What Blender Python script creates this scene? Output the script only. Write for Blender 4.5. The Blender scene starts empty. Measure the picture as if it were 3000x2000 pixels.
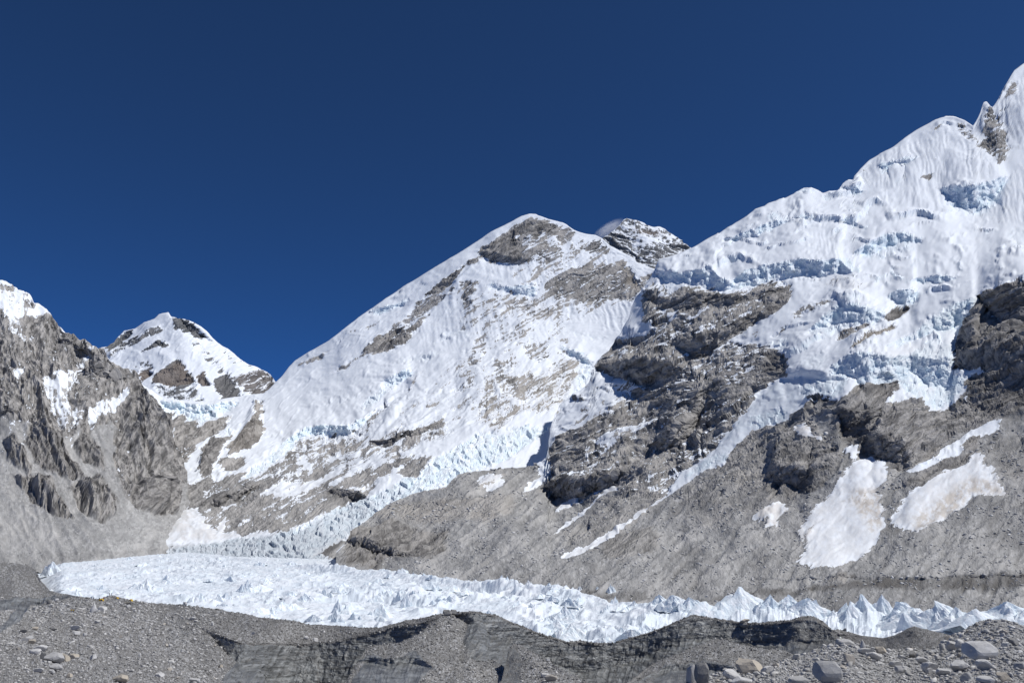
import bpy, bmesh, math, random
import numpy as np
from mathutils import Vector, Matrix

# ------------------------------------------------------------------ camera, sky, sun, exposure
scene = bpy.context.scene
COL = scene.collection
FPX = 2400.0                      # focal length in photo pixels (photo 3000 x 2000)
PITCH = math.atan(550 / FPX)      # the true horizon lies 550 px under the picture centre
CT, ST = math.cos(PITCH), math.sin(PITCH)
cam_d = bpy.data.cameras.new('camera')
cam = bpy.data.objects.new('camera', cam_d)
COL.objects.link(cam)
cam.location = (0, 0, 0)
cam.rotation_euler = (math.pi / 2 + PITCH, 0, 0)
cam_d.sensor_width = 36.0
cam_d.lens = 36.0 * FPX / 3000
cam_d.clip_start = 0.5
cam_d.clip_end = 60000
scene.camera = cam

SUN_AZ = math.radians(101)         # to the right of the viewing direction
SUN_EL = math.radians(54)
world = bpy.data.worlds.new('World')
scene.world = world
world.use_nodes = True
wn = world.node_tree.nodes
wl = world.node_tree.links
wn.clear()
wo = wn.new('ShaderNodeOutputWorld')
bg = wn.new('ShaderNodeBackground')
sky = wn.new('ShaderNodeTexSky')
sky.sky_type = 'NISHITA'
sky.sun_disc = False
sky.sun_elevation = SUN_EL
sky.sun_rotation = SUN_AZ
sky.altitude = 12000   # thinner air than Blender's model gives at 5300 m
sky.air_density = 1.5
sky.dust_density = 0.0
sky.ozone_density = 10.0
bg.inputs['Strength'].default_value = 0.094
hsv = wn.new('ShaderNodeHueSaturation')      # the camera's vivid blues
hsv.inputs['Saturation'].default_value = 1.06
wl.new(sky.outputs[0], hsv.inputs['Color'])
wl.new(hsv.outputs[0], bg.inputs['Color'])
wl.new(bg.outputs[0], wo.inputs['Surface'])

sun_d = bpy.data.lights.new('sun', 'SUN')
sun_d.energy = 3.6
sun_d.angle = math.radians(0.53)
sun_d.color = (1.0, 0.985, 0.965)
sun = bpy.data.objects.new('sun', sun_d)
COL.objects.link(sun)
sdir = Vector((math.sin(SUN_AZ) * math.cos(SUN_EL), math.cos(SUN_AZ) * math.cos(SUN_EL), math.sin(SUN_EL)))
sun.rotation_euler = sdir.to_track_quat('Z', 'Y').to_euler()
sun.location = (600, 0, 900)
scene.view_settings.view_transform = 'Standard'
scene.view_settings.look = 'None'
scene.view_settings.exposure = 0.0
scene.view_settings.gamma = 1.0
scene.view_settings.use_curve_mapping = False
scene.cycles.max_bounces = 8
scene.cycles.diffuse_bounces = 6
scene.cycles.volume_bounces = 6
scene.cycles.volume_step_rate = 1.0

# ------------------------------------------------------------------ maths helpers
rng = np.random.default_rng(7)
random.seed(7)


def unproject(px, py, Y):
    """photo pixel + forward distance (metres along +Y) -> world point arrays"""
    x = (px - 1500.0) / FPX
    v = (1000.0 - py) / FPX
    dy = CT - v * ST
    dz = ST + v * CT
    k = Y / dy
    return x * k, Y + 0 * x, dz * k


def x_at(px, Y, z):
    return (px - 1500.0) / FPX * (Y * CT + z * ST)


def project(p):
    d = p[1] * CT + p[2] * ST
    u = -p[1] * ST + p[2] * CT
    return 1500 + FPX * p[0] / d, 1000 - FPX * u / d


_perm = {}


def _tab(seed):
    if seed not in _perm:
        r = np.random.default_rng(1000 + seed)
        a = r.random(1024) * 2 * np.pi
        _perm[seed] = (r.permutation(1024).astype(np.int32), np.cos(a).astype(np.float32), np.sin(a).astype(np.float32))
    return _perm[seed]


def noise(x, y, seed=0):
    x = np.asarray(x, np.float32)
    y = np.asarray(y, np.float32)
    x, y = np.broadcast_arrays(x, y)
    p, gx, gy = _tab(seed)
    xi = np.floor(x).astype(np.int32)
    yi = np.floor(y).astype(np.int32)
    xf = x - xi
    yf = y - yi
    u = xf * xf * xf * (xf * (xf * 6 - 15) + 10)
    w = yf * yf * yf * (yf * (yf * 6 - 15) + 10)

    def g(ix, iy, fx, fy):
        h = p[(p[ix & 1023] + iy) & 1023]
        return gx[h] * fx + gy[h] * fy
    a = g(xi, yi, xf, yf)
    b = g(xi + 1, yi, xf - 1, yf)
    c = g(xi, yi + 1, xf, yf - 1)
    d = g(xi + 1, yi + 1, xf - 1, yf - 1)
    e = a + (b - a) * u
    f = c + (d - c) * u
    return 1.5 * (e + (f - e) * w)


def fbm(x, y, octv=5, seed=0, gain=0.5):
    s = 0
    a = 1.0
    t = 0
    for i in range(octv):
        f = 2.03 ** i
        s = s + a * noise(x * f + 17.3 * i, y * f - 9.1 * i, seed + i)
        t += a
        a *= gain
    return s / t


def ridged(x, y, octv=4, seed=0, gain=0.5):
    s = 0
    a = 1.0
    t = 0
    w = 1.0
    for i in range(octv):
        f = 2.07 ** i
        n = 1 - np.abs(noise(x * f + 31.7 * i, y * f + 5.3 * i, seed + i)) * 1.25
        n = np.clip(n, 0, 1) ** 2
        s = s + a * n * w
        w = np.clip(n * 1.4, 0, 1)
        t += a
        a *= gain
    return s / t


def worley(x, y, seed=0):
    """F1 distance, F2-F1 and a random value of the nearest cell"""
    x = np.asarray(x, np.float32)
    y = np.asarray(y, np.float32)
    r = np.random.default_rng(500 + seed)
    T = r.random((64, 64, 3)).astype(np.float32)
    xi = np.floor(x).astype(np.int32)
    yi = np.floor(y).astype(np.int32)
    f1 = np.full(x.shape, 9.0, np.float32)
    f2 = f1.copy()
    cv = np.zeros_like(f1)
    ox = np.zeros_like(f1)
    oy = np.zeros_like(f1)
    for dx in (-1, 0, 1):
        for dy in (-1, 0, 1):
            cx = xi + dx
            cy = yi + dy
            t = T[cx & 63, cy & 63]
            d = np.hypot(cx + t[..., 0] - x, cy + t[..., 1] - y)
            m = d < f1
            f2 = np.where(m, f1, np.minimum(f2, d))
            cv = np.where(m, t[..., 2], cv)
            ox = np.where(m, x - cx - t[..., 0], ox)
            oy = np.where(m, y - cy - t[..., 1], oy)
            f1 = np.where(m, d, f1)
    return f1, f2 - f1, cv, ox, oy


def sstep(a, b, x):
    t = np.clip((x - a) / (b - a), 0, 1)
    return t * t * (3 - 2 * t)


def Z(x0, y0, s):
    """coordinates read in an enlarged part of the photograph -> photo pixels"""
    return lambda *pts: [(x0 + p[0] / s, y0 + p[1] / s) for p in pts]


zA = Z(0, 750, 2.613)
zB = Z(750, 600, 2.613)
zC = Z(1500, 600, 2.613)
zD = Z(2250, 150, 3.136)
zE = Z(2250, 600, 3.136)
zF = Z(2100, 1100, 2.613)
zG = Z(1400, 1100, 2.613)
zH = Z(600, 1100, 2.613)
zP = Z(0, 1400, 2.613)
zQ = Z(600, 1500, 3.136)
zR = Z(1250, 1500, 3.136)
zS = Z(1950, 1500, 3.136)
zT = Z(2400, 1600, 3.92)
W = lambda *pts: list(pts)


class Canvas:
    """soft polygons painted in photo coordinates: kinds of surface (rock, ice, scree ...) and raised spurs"""
    STEP = 3.0

    def __init__(self, x0, y0, x1, y1, **base):
        self.x0, self.y0 = x0, y0
        self.nx = int((x1 - x0) / self.STEP) + 2
        self.ny = int((y1 - y0) / self.STEP) + 2
        self.ch = {}
        for k in ('rock', 'ice', 'talus', 'tint', 'bulge', 'flute', 'smooth'):
            self.ch[k] = np.full((self.ny, self.nx), float(base.get(k, 0.5 if k == 'tint' else 0.0)), np.float32)

    def paint(self, pts, soft=7.0, bulge=None, **vals):
        S = self.STEP
        P = np.array(pts, float)
        cap = bulge[1] if bulge else 0
        m = soft + 2
        i0 = max(0, int((P[:, 0].min() - m - self.x0) / S))
        i1 = min(self.nx, int((P[:, 0].max() + m - self.x0) / S) + 2)
        j0 = max(0, int((P[:, 1].min() - m - self.y0) / S))
        j1 = min(self.ny, int((P[:, 1].max() + m - self.y0) / S) + 2)
        if i1 <= i0 or j1 <= j0:
            return
        X, Yy = np.meshgrid(self.x0 + S * np.arange(i0, i1), self.y0 + S * np.arange(j0, j1))
        ins = np.zeros(X.shape, bool)
        dm = np.full(X.shape, 1e9)
        n = len(P)
        for k in range(n):
            ax, ay = P[k]
            bx, by = P[(k + 1) % n]
            ex, ey = bx - ax, by - ay
            L2 = ex * ex + ey * ey + 1e-9
            t = np.clip(((X - ax) * ex + (Yy - ay) * ey) / L2, 0, 1)
            dm = np.minimum(dm, (X - ax - t * ex) ** 2 + (Yy - ay - t * ey) ** 2)
            if ay != by:
                c = ((ay > Yy) != (by > Yy)) & (X < (bx - ax) * (Yy - ay) / (by - ay) + ax)
                ins ^= c
        sd = np.sqrt(dm) * np.where(ins, 1, -1)
        a = sstep(-soft, soft, sd).astype(np.float32)
        for k, v in vals.items():
            c = self.ch[k][j0:j1, i0:i1]
            c += (v - c) * a
        if bulge:
            self.ch['bulge'][j0:j1, i0:i1] += (bulge[0] * np.clip(sd, 0, cap)).astype(np.float32)

    def get(self, k, px, py):
        u = np.clip((px - self.x0) / self.STEP, 0, self.nx - 1.001)
        v = np.clip((py - self.y0) / self.STEP, 0, self.ny - 1.001)
        i = u.astype(int)
        j = v.astype(int)
        fu = u - i
        fv = v - j
        a = self.ch[k]
        return ((a[j, i] * (1 - fu) + a[j, i + 1] * fu) * (1 - fv) + (a[j + 1, i] * (1 - fu) + a[j + 1, i + 1] * fu) * fv).astype(np.float32)


class TPS:
    """smooth forward distance (log metres) through control points given as (px, py, metres)"""

    def __init__(self, ctrl, lam=0.002):
        c = np.array(ctrl, float)
        self.p = c[:, :2] / 500.0
        v = np.log(c[:, 2])
        n = len(c)
        K = self._k(self.p[:, None, :] - self.p[None, :, :]) + lam * np.eye(n)
        Q = np.c_[np.ones(n), self.p]
        A = np.block([[K, Q], [Q.T, np.zeros((3, 3))]])
        self.w = np.linalg.solve(A, np.r_[v, 0, 0, 0])

    @staticmethod
    def _k(d):
        r2 = (d ** 2).sum(-1)
        return 0.5 * r2 * np.log(r2 + 1e-12)

    def __call__(self, px, py):
        x = px / 500.0
        y = py / 500.0
        s = self.w[-3] + self.w[-2] * x + self.w[-1] * y
        for (a, b), w in zip(self.p, self.w):
            r2 = (x - a) ** 2 + (y - b) ** 2
            s = s + w * 0.5 * r2 * np.log(r2 + 1e-12)
        return np.exp(s)


def cliff_warp(px, py, cliffs, canvas, seed, jig=1.0, sm=7):
    """turn parts of a slope into a steep wall with a gentler bench above and below it"""
    d = np.zeros_like(px)
    wob = 7 * jig * fbm(px / 60, py / 60, 2, seed + 7)
    jit = jig * fbm(px / 20, py / 26, 4, seed + 11, 0.6)
    jit2 = jig * fbm(px / 31, py / 31, 2, seed + 15)
    for ci, (pts, kind) in enumerate(cliffs):
        P = np.array(pts, float)
        m = (px[0] >= P[0, 0] - 12 - 3 * sm) & (px[0] <= P[-1, 0] + 12 + 3 * sm)
        if not m.any():
            continue
        x = px[:, m] + wob[:, m]
        xd = np.arange(P[0, 0] - 4 * sm, P[-1, 0] + 4 * sm + 1)
        ke = np.exp(-0.5 * (np.arange(-3 * sm, 3 * sm + 1) / sm) ** 2)
        ke /= ke.sum()
        yd = np.convolve(np.pad(np.interp(xd, P[:, 0], P[:, 1]), 3 * sm, mode='edge'), ke, 'valid')
        hd = np.convolve(np.pad(np.interp(xd, P[:, 0], P[:, 2], left=0, right=0), 3 * sm), ke, 'valid')
        yt = np.interp(x, xd, yd)
        h = np.interp(x, xd, hd)
        yt = yt + jit[:, m] * np.minimum(h * 0.3, 7)
        h = np.maximum(h + np.clip(0.4 * h, 0, 10) * jit2[:, m], 0.5)
        y = py[:, m]
        up = yt - y
        dn = y - (yt + h)
        R = np.clip(1.7 * h, 25, 80)
        q = np.where(up > 0, 0.5 * h * np.exp(-np.maximum(up, 0) / R),
                     np.where(dn > 0, -0.5 * h * np.exp(-np.maximum(dn, 0) / R), (yt + h / 2) - y))
        d[:, m] += q * (0.86 if kind == 'ice' else 0.8 if kind == 'dirtyice' else 0.92)
    return d


def paint_cliffs(canvas, cliffs):
    for pts, kind in cliffs:
        P = [(p[0], p[1]) for p in pts] + [(p[0], p[1] + p[2]) for p in reversed(pts)]
        if kind == 'ice':
            canvas.paint(P, soft=5, ice=0.85, rock=0.0)
        elif kind == 'rock':
            canvas.paint(P, soft=6, rock=1.0, ice=0.0, talus=0.0)
        elif kind == 'dirtyice':
            canvas.paint(P, soft=4, ice=1.0)


def tag(o, label=None, cat=None, group=None, kind=None):
    if label:
        o['label'] = label
    if cat:
        o['category'] = cat
    if group:
        o['group'] = group
    if kind:
        o['kind'] = kind
    return o


def grid_object(name, P, mat, attrs=None, smooth=True, flat=None):
    """one mesh from an (rows, cols, 3) array of points"""
    nr, nc = P.shape[:2]
    me = bpy.data.meshes.new(name)
    me.vertices.add(nr * nc)
    me.vertices.foreach_set('co', np.ascontiguousarray(P, np.float32).ravel())
    i = np.arange(nr * nc, dtype=np.int32).reshape(nr, nc)
    q = np.stack([i[:-1, :-1], i[:-1, 1:], i[1:, 1:], i[1:, :-1]], -1).reshape(-1, 4)
    nf = len(q)
    me.loops.add(nf * 4)
    me.loops.foreach_set('vertex_index', q.ravel())
    me.polygons.add(nf)
    me.polygons.foreach_set('loop_start', np.arange(0, nf * 4, 4, dtype=np.int32))
    sm = np.full(nf, smooth, bool)
    if flat is not None:
        sm = ~(flat[:-1, :-1].ravel() > 0.5)
    me.polygons.foreach_set('use_smooth', sm)
    me.update(calc_edges=True)
    for k, (typ, arr) in (attrs or {}).items():
        a = me.attributes.new(k, typ, 'POINT')
        a.data.foreach_set('color' if typ == 'FLOAT_COLOR' else 'vector' if typ == 'FLOAT_VECTOR' else 'value',
                           np.ascontiguousarray(arr, np.float32).ravel())
    me.materials.append(mat)
    o = bpy.data.objects.new(name, me)
    COL.objects.link(o)
    return o


def normals(P):
    du = np.gradient(P, axis=1)
    dv = np.gradient(P, axis=0)
    n = np.cross(du, dv)
    n /= np.linalg.norm(n, axis=-1, keepdims=True) + 1e-9
    return n


def view_mesh(name, mat, x0, x1, dx, nrow, top, bot, ctrl, cliffs, canvas, seed, strata=28, rough=1.0,
              gully=0.0, sky_amp=2.5, snow_amp=1.0, ice_cell=15.0, back=(500, 0.9), warp=9.0, rowpow=1.0, streak=26.0, terr=0.0, jig=1.0, ribs=2.0, rub=1.0, ice_tall=0.8, stretch=0.2, fan=0.0, ice_amp=0.42):
    """a mountain face or slope: rows run from its foot to its crest, then down the far side"""
    px1 = np.arange(x0, x1 + dx, dx)
    T = np.array(top, float)
    B = np.array(bot, float)
    yt = np.interp(px1, T[:, 0], T[:, 1])
    yb = np.interp(px1, B[:, 0], B[:, 1])
    rk0 = canvas.get('rock', px1, yt + 6)
    yt = yt + fbm(px1 / 16, 0 * px1, 4, seed + 50) * sky_amp * (0.35 + rk0)
    t = np.linspace(0, 1, nrow)[:, None] ** rowpow
    py = yb[None] + (yt - yb)[None] * t
    px = np.broadcast_to(px1[None], py.shape).copy()
    py2 = py + cliff_warp(px, py, cliffs, canvas, seed + 60, jig, 28 if jig < 0.5 else 7)
    Y = TPS(ctrl)(px, py2)
    P = np.stack(unproject(px, py, Y), -1)
    n = normals(P)
    # kinds of surface, looked up with a wandering offset so that borders are ragged
    wx = px + warp * fbm(px / 26, py / 26, 4, seed + 1, 0.6)
    wy = py + warp * 0.8 * fbm(px / 26, py / 26, 4, seed + 2, 0.6)
    sa = math.radians(strata)
    s0 = px * math.cos(sa) - py * math.sin(sa)
    q0 = px * math.sin(sa) + py * math.cos(sa) + 12 * fbm(px / 90, py / 90, 3, seed + 3)
    so = streak * fbm(s0 / 90, q0 / 11, 4, seed + 6, 0.65)
    wx = wx + so * math.cos(sa)
    wy = wy - so * math.sin(sa)
    ch = {k: canvas.get(k, wx, wy) for k in canvas.ch}
    ch['bulge'] = canvas.get('bulge', px + 0.5 * (wx - px), py + 0.5 * (wy - py))
    rock, ice, tal = ch['rock'], ch['ice'], ch['talus']
    a = math.radians(strata)
    s = px * math.cos(a) - py * math.sin(a)
    q = px * math.sin(a) + py * math.cos(a)
    q = q + 14 * fbm(px / 110, py / 110, 3, seed + 3)
    rr = rock * (1 - tal)
    h = 9 * (fbm(px / 150, py / 150, 3, seed + 4)) * (1 - 0.6 * ice)
    lay = 0
    for lam, am, sl, sd in ((64, 11, 260, 5), (26, 9.0, 130, 8), (11, 5.4, 60, 41)):
        tq = q / lam + 0.9 * fbm(s / sl, q / (lam * 1.6), 3, seed + sd)
        fl_ = np.floor(tq)
        fr = tq - fl_
        prof = np.where(fr < 0.8, fr / 0.8, (1 - fr) / 0.2)
        prof = prof ** 1.3
        amp = np.clip(0.55 + 1.1 * noise(s / sl * 1.3 + fl_ * 3.7, fl_ * 7.13, seed + sd + 1), 0.05, 1.5)
        lay = lay + am * prof * amp
    for cell, am, sd in ((90, 11, 60), (36, 5.0, 61), (14, 3.6, 62), (7, 2.0, 63)):
        bx = s / (cell * 2.8) + 0.35 * fbm(s / cell, q / cell, 2, seed + sd)
        by = q / cell + 0.35 * fbm(s / cell + 9, q / cell, 2, seed + sd + 4)
        f1, f21, cv, ox, oy = worley(bx, by, seed + sd)
        r1 = np.modf(cv * 57.3)[0] - 0.5
        r2 = np.modf(cv * 91.7)[0] - 0.5
        lay = lay + am * ((cv - 0.5) * 0.9 + ox * r1 * 1.6 + oy * (r2 * 1.1 + 0.3) - np.clip(0.08 - f21, 0, 0.08) * 3.5)
    lay = lay + fbm(s / 14, q / 8, 3, seed + 11, 0.6) * 2.0 + (ridged(s / 200, q / 90, 3, seed + 44, 0.5) - 0.4) * 16
    h = h + rr * rough * (lay - 8)
    if gully:
        g = ridged((px + 18 * fbm(px / 70, py / 70, 3, seed + 20)) / 62, py / 240, 4, seed + 14, 0.6)
        h = h + gully * (0.3 + 0.7 * rr) * (g - 0.4) * 24 * (1 - tal)
    sn = (1 - rock) * (1 - ice)
    h = h + sn * snow_amp * (fbm(px / 70, py / 46, 3, seed + 17) * 3.4 + np.clip(ridged(s / 70, q / 26, 2, seed + 18) - 0.62, 0, 1) * 7.0)
    if terr:
        ta = math.radians(13)
        tq = py * math.cos(ta) + px * math.sin(ta)
        for lam, am, sd in ((84, 17, 70), (36, 7.0, 76)):
            tz = tq / lam + 1.6 * fbm(px / (lam * 3.2), py / (lam * 1.8), 3, seed + sd)
            fz = tz - np.floor(tz)
            cell = np.floor(tz)
            tm = sstep(0.0, 0.45, noise(px / (lam * 2.6) + cell * 5.7, cell * 3.1 + py / (lam * 6), seed + sd + 4) + 0.25 * fbm(px / 20, py / 20, 3, seed + sd + 5))
            tm = tm * (1 - ch['flute']) * (1 - ch['smooth'])
            h = h + sn * terr * tm * np.where(fz < 0.87, (fz / 0.87) ** 1.6, (1 - fz) / 0.13) * am
            ice = np.maximum(ice, sn * terr * tm * sstep(0.84, 0.90, fz) * 0.7)
    h = h + sn * snow_amp * (ridged(px / 11, py / 9, 2, seed + 80) - 0.4) * 0.5
    fl = ridged((px - 0.22 * py + 16 * fbm(px / 70, py / 80, 3, seed + 23)) / 12, (py + 0.3 * px) / 120, 3, seed + 22, 0.55)
    h = h + ch['flute'] * (fl - 0.4) * 4.0
    if float(ice.max()) > 0.1:
        blk = 0
        for cell, am, sd in ((ice_cell, 1.0, 0), (ice_cell * 0.45, 0.26, 1)):
            f1, f21, cv, ox, oy = worley(px / cell + 0.5 * fbm(px / 30, py / 30, 2, seed + 30), py / (cell * ice_tall) + 0.4 * fbm(px / 25, py / 25, 2, seed + 31), seed + sd)
            r1 = np.modf(cv * 57.3)[0] - 0.5
            r2 = np.modf(cv * 91.7)[0] - 0.5
            blk = blk + am * ((cv - 0.5) * 0.75 + ox * r1 * 1.2 + oy * (r2 * 1.0 + 0.25) - np.clip(0.10 - f21, 0, 0.1) * 3.0)
        h = h + ice * (1 - ch['smooth']) * blk * ice_cell * ice_amp
        rib = ridged((px + 0.5 * py + 9 * fbm(px / 40, py / 40, 2, seed + 35)) / 34, py / 150, 3, seed + 34, 0.55)
        h = h + ice * ch['smooth'] * (fbm(px / 22, py / 14, 4, seed + 33) * 2.2 + (rib - 0.4) * ribs + (ridged((px + 0.35 * py) / 17, py / 50, 2, seed + 36) - 0.4) * ribs * 0.3)
    h = h + tal * rub * (fbm(px / 70, py / 50, 4, seed + 26, 0.55) * 8.0 + (ridged(s / 150, q / 40, 3, seed + 27) - 0.4) * 8.0 + np.clip(fbm(px / 13, py / 11, 3, seed + 29, 0.6) - 0.05, 0, 1) * 4.0)
    if fan:
        fa = np.radians(np.interp(px, [1000, 1600, 2100, 2500, 3000], [18, 34, 44, 60, 66]))
        al_ = px * np.cos(fa) - py * np.sin(fa)
        ac_ = px * np.sin(fa) + py * np.cos(fa)
        gl = ridged((ac_ + 10 * fbm(px / 50, py / 50, 3, seed + 90)) / 60, al_ / 420, 3, seed + 91, 0.6)
        g2 = fbm((ac_ + 6 * fbm(px / 40, py / 40, 2, seed + 92)) / 24, al_ / 150, 4, seed + 93, 0.6)
        pat = fbm(px / 150, py / 90, 3, seed + 95)
        pm_ = 0.15 + 0.85 * sstep(-0.15, 0.35, fbm(px / 120, py / 80, 3, seed + 97))
        g2 = g2 * pm_
        gl = 0.4 + (gl - 0.4) * (0.3 + 0.7 * pm_)
        h = h + tal * fan * ((gl - 0.4) * 14.0 + g2 * 3.4)
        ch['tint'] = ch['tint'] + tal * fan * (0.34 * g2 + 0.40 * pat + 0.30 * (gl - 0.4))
    h = h + ch['bulge']
    h *= np.clip((1 - t) * nrow / 3.0, 0.35, 1)
    P = P + n * (h * Y / FPX)[..., None]
    # far side of the crest
    L = P[-1]
    rows = []
    for k in range(1, 6):
        f = (k / 5.0) ** 1.5
        R = L.copy()
        R[:, 1] += back[0] * f
        R[:, 0] *= (L[:, 1] + back[0] * f) / L[:, 1]
        R[:, 2] = np.maximum(L[:, 2] - back[0] * back[1] * f, np.minimum(L[:, 2], -62))
        rows.append(R)
    P2 = np.concatenate([P, np.stack(rows)], 0)
    pad = lambda A: np.concatenate([A, np.repeat(A[-1:], 5, 0)], 0)
    mc = np.stack([rock, ice, tal, ch['tint']], -1)
    sv = np.stack([s * stretch + seed, q, px * 0 + seed], -1)
    sv2 = np.stack([px, py, px * 0 + seed], -1)
    o = grid_object(name, P2, mat, {'surf': ('FLOAT_COLOR', pad(mc)), 'suv': ('FLOAT_VECTOR', pad(sv)), 'puv': ('FLOAT_VECTOR', pad(sv2))}, flat=pad(np.maximum(rr, ice)))
    return o, dict(px=px, py=py, P=P, Y=Y, ch=ch, n=normals(P))


def surf_at(G, px, py):
    """point of a built slope seen at a photo pixel (nearest grid point)"""
    d = (G['px'] - px) ** 2 + (G['py'] - py) ** 2
    k = np.unravel_index(np.argmin(d), d.shape)
    return G['P'][k], G['n'][k], G['Y'][k]


# ------------------------------------------------------------------ material helpers
class NT:
    def __init__(self, name):
        self.m = bpy.data.materials.new(name)
        self.m.use_nodes = True
        self.t = self.m.node_tree
        self.t.nodes.clear()

    def n(self, typ, ins=None, **props):
        nd = self.t.nodes.new(typ)
        for k, v in props.items():
            setattr(nd, k, v)
        for k, v in (ins or {}).items():
            self.set(nd, k, v)
        return nd

    def set(self, nd, k, v):
        i = nd.inputs[k]
        if isinstance(v, bpy.types.NodeSocket):
            self.t.links.new(v, i)
        else:
            i.default_value = v

    def math(self, op, a, b=0.0, c=None, clamp=False):
        nd = self.n('ShaderNodeMath', {0: a, 1: b}, operation=op, use_clamp=clamp)
        if c is not None:
            self.set(nd, 2, c)
        return nd.outputs[0]

    def rng(self, v, a, b, c=0.0, d=1.0, smooth=True):
        nd = self.n('ShaderNodeMapRange', {'Value': v, 'From Min': a, 'From Max': b, 'To Min': c, 'To Max': d},
                    interpolation_type='SMOOTHSTEP' if smooth else 'LINEAR')
        return nd.outputs[0]

    def mix(self, f, a, b):
        nd = self.n('ShaderNodeMix', data_type='RGBA')
        self.set(nd, 0, f)
        self.set(nd, 6, a)
        self.set(nd, 7, b)
        return nd.outputs[2]

    def noise(self, vec, scale, detail=4.0, rough=0.55, dist=0.0):
        nd = self.n('ShaderNodeTexNoise', {'Vector': vec, 'Scale': scale, 'Detail': detail, 'Roughness': rough, 'Distortion': dist})
        return nd.outputs[0]

    def attr(self, name):
        return self.n('ShaderNodeAttribute', attribute_name=name)

    def out(self, **ins):
        b = self.n('ShaderNodeBsdfPrincipled', ins)
        o = self.n('ShaderNodeOutputMaterial', {'Surface': b.outputs[0]})
        return self.m


def rgb(r, g, b):
    return (r, g, b, 1.0)


def mountain_material(name, rock_dark, rock_light, warm, talus_col, fine=1.0):
    T = NT(name)
    at = T.attr('surf')
    sp = T.n('ShaderNodeSeparateColor', {0: at.outputs['Color']})
    rock, ice, tal = sp.outputs[0], sp.outputs[1], sp.outputs[2]
    tint = at.outputs['Alpha']
    suv = T.attr('suv').outputs['Vector']
    puv = T.attr('puv').outputs['Vector']
    geo = T.n('ShaderNodeNewGeometry')
    nz = T.n('ShaderNodeSeparateXYZ', {0: geo.outputs['Normal']}).outputs[2]
    n_st = T.noise(suv, 0.08 * fine, 5, 0.62, 0.25)
    n_mid = T.noise(puv, 0.045 * fine, 6, 0.68)
    n_fin = T.noise(puv, 0.16 * fine, 3, 0.7)
    mpf = T.n('ShaderNodeMapping', {'Vector': puv, 'Scale': (1.0, 0.2, 1.0)})
    n_v = T.noise(mpf.outputs[0], 0.075 * fine, 5, 0.66, 0.5)
    nn = T.math('ADD', T.math('ADD', T.math('MULTIPLY', n_st, 0.54), T.math('MULTIPLY', n_v, 0.24)), T.math('MULTIPLY', n_fin, 0.22))
    # snow lies where the surface is flatter; bare rock where steep
    mixw = T.math('MULTIPLY', T.math('MULTIPLY', rock, T.math('SUBTRACT', 1.0, rock)), 4.0)
    sl = T.math('MULTIPLY', T.math('SUBTRACT', 0.62, nz), T.math('MULTIPLY_ADD', mixw, 1.3, 0.1))
    f = T.math('ADD', T.math('MULTIPLY_ADD', rock, 1.5, -0.25), T.math('MULTIPLY', T.math('SUBTRACT', nn, 0.5), T.math('MULTIPLY_ADD', mixw, 5.6, 1.5)))
    f = T.math('ADD', f, sl)
    bare = T.rng(f, 0.44, 0.56)
    # rock
    rv = T.math('ADD', T.math('ADD', T.math('MULTIPLY', n_st, 0.5), T.math('MULTIPLY', n_mid, 0.3)), T.math('MULTIPLY', n_fin, 0.2))
    rc = T.mix(T.rng(rv, 0.40, 0.60), rock_dark, rock_light)
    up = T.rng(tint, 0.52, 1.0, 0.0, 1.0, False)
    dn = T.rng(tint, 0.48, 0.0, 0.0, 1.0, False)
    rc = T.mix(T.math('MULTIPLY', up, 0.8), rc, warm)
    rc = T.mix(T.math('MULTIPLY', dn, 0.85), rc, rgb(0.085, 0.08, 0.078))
    vo = T.n('ShaderNodeTexVoronoi', {'Vector': puv, 'Scale': 0.17})
    vc = T.n('ShaderNodeSeparateColor', {0: vo.outputs['Color']})
    k = lambda f: rgb(talus_col[0] * f, talus_col[1] * f, talus_col[2] * f)
    tc = T.mix(T.rng(vc.outputs[0], 0.0, 1.0, 0, 1, False), k(0.62), k(1.35))
    tc = T.mix(T.math('MULTIPLY', T.rng(n_fin, 0.42, 0.62), 0.6), tc, k(0.9))
    tc = T.mix(T.math('MULTIPLY', T.rng(vc.outputs[1], 0.80, 0.95), T.rng(n_mid, 0.42, 0.6)), tc, k(1.75))
    tc = T.mix(T.rng(n_mid, 0.42, 0.6, 0.0, 0.5), tc, k(0.68))
    n_str = T.noise(suv, 0.022, 4, 0.55, 0.5)
    n_pat = T.noise(puv, 0.011, 5, 0.6, 0.6)
    tc = T.mix(T.rng(n_pat, 0.40, 0.52, 0.5, 0.0), tc, k(0.72))
    tc = T.mix(T.rng(n_pat, 0.52, 0.64, 0.0, 0.35), tc, rgb(talus_col[0] * 1.26, talus_col[1] * 1.24, talus_col[2] * 1.2))
    tc = T.mix(T.rng(n_str, 0.52, 0.70, 0.0, 0.6), tc, rgb(talus_col[0] * 1.5, talus_col[1] * 1.48, talus_col[2] * 1.45))
    tc = T.mix(T.rng(n_str, 0.46, 0.32, 0.0, 0.35), tc, k(0.6))
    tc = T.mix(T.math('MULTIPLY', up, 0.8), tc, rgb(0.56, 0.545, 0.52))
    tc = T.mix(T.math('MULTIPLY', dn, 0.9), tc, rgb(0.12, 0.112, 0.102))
    ground = T.mix(tal, rc, tc)
    # snow and ice
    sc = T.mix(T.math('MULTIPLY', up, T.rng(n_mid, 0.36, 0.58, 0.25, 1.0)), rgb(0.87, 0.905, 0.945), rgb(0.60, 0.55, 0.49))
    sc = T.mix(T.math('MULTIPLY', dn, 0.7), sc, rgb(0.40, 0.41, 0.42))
    ic = T.mix(T.rng(n_mid, 0.40, 0.66), rgb(0.74, 0.83, 0.88), rgb(0.87, 0.91, 0.94))
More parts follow.
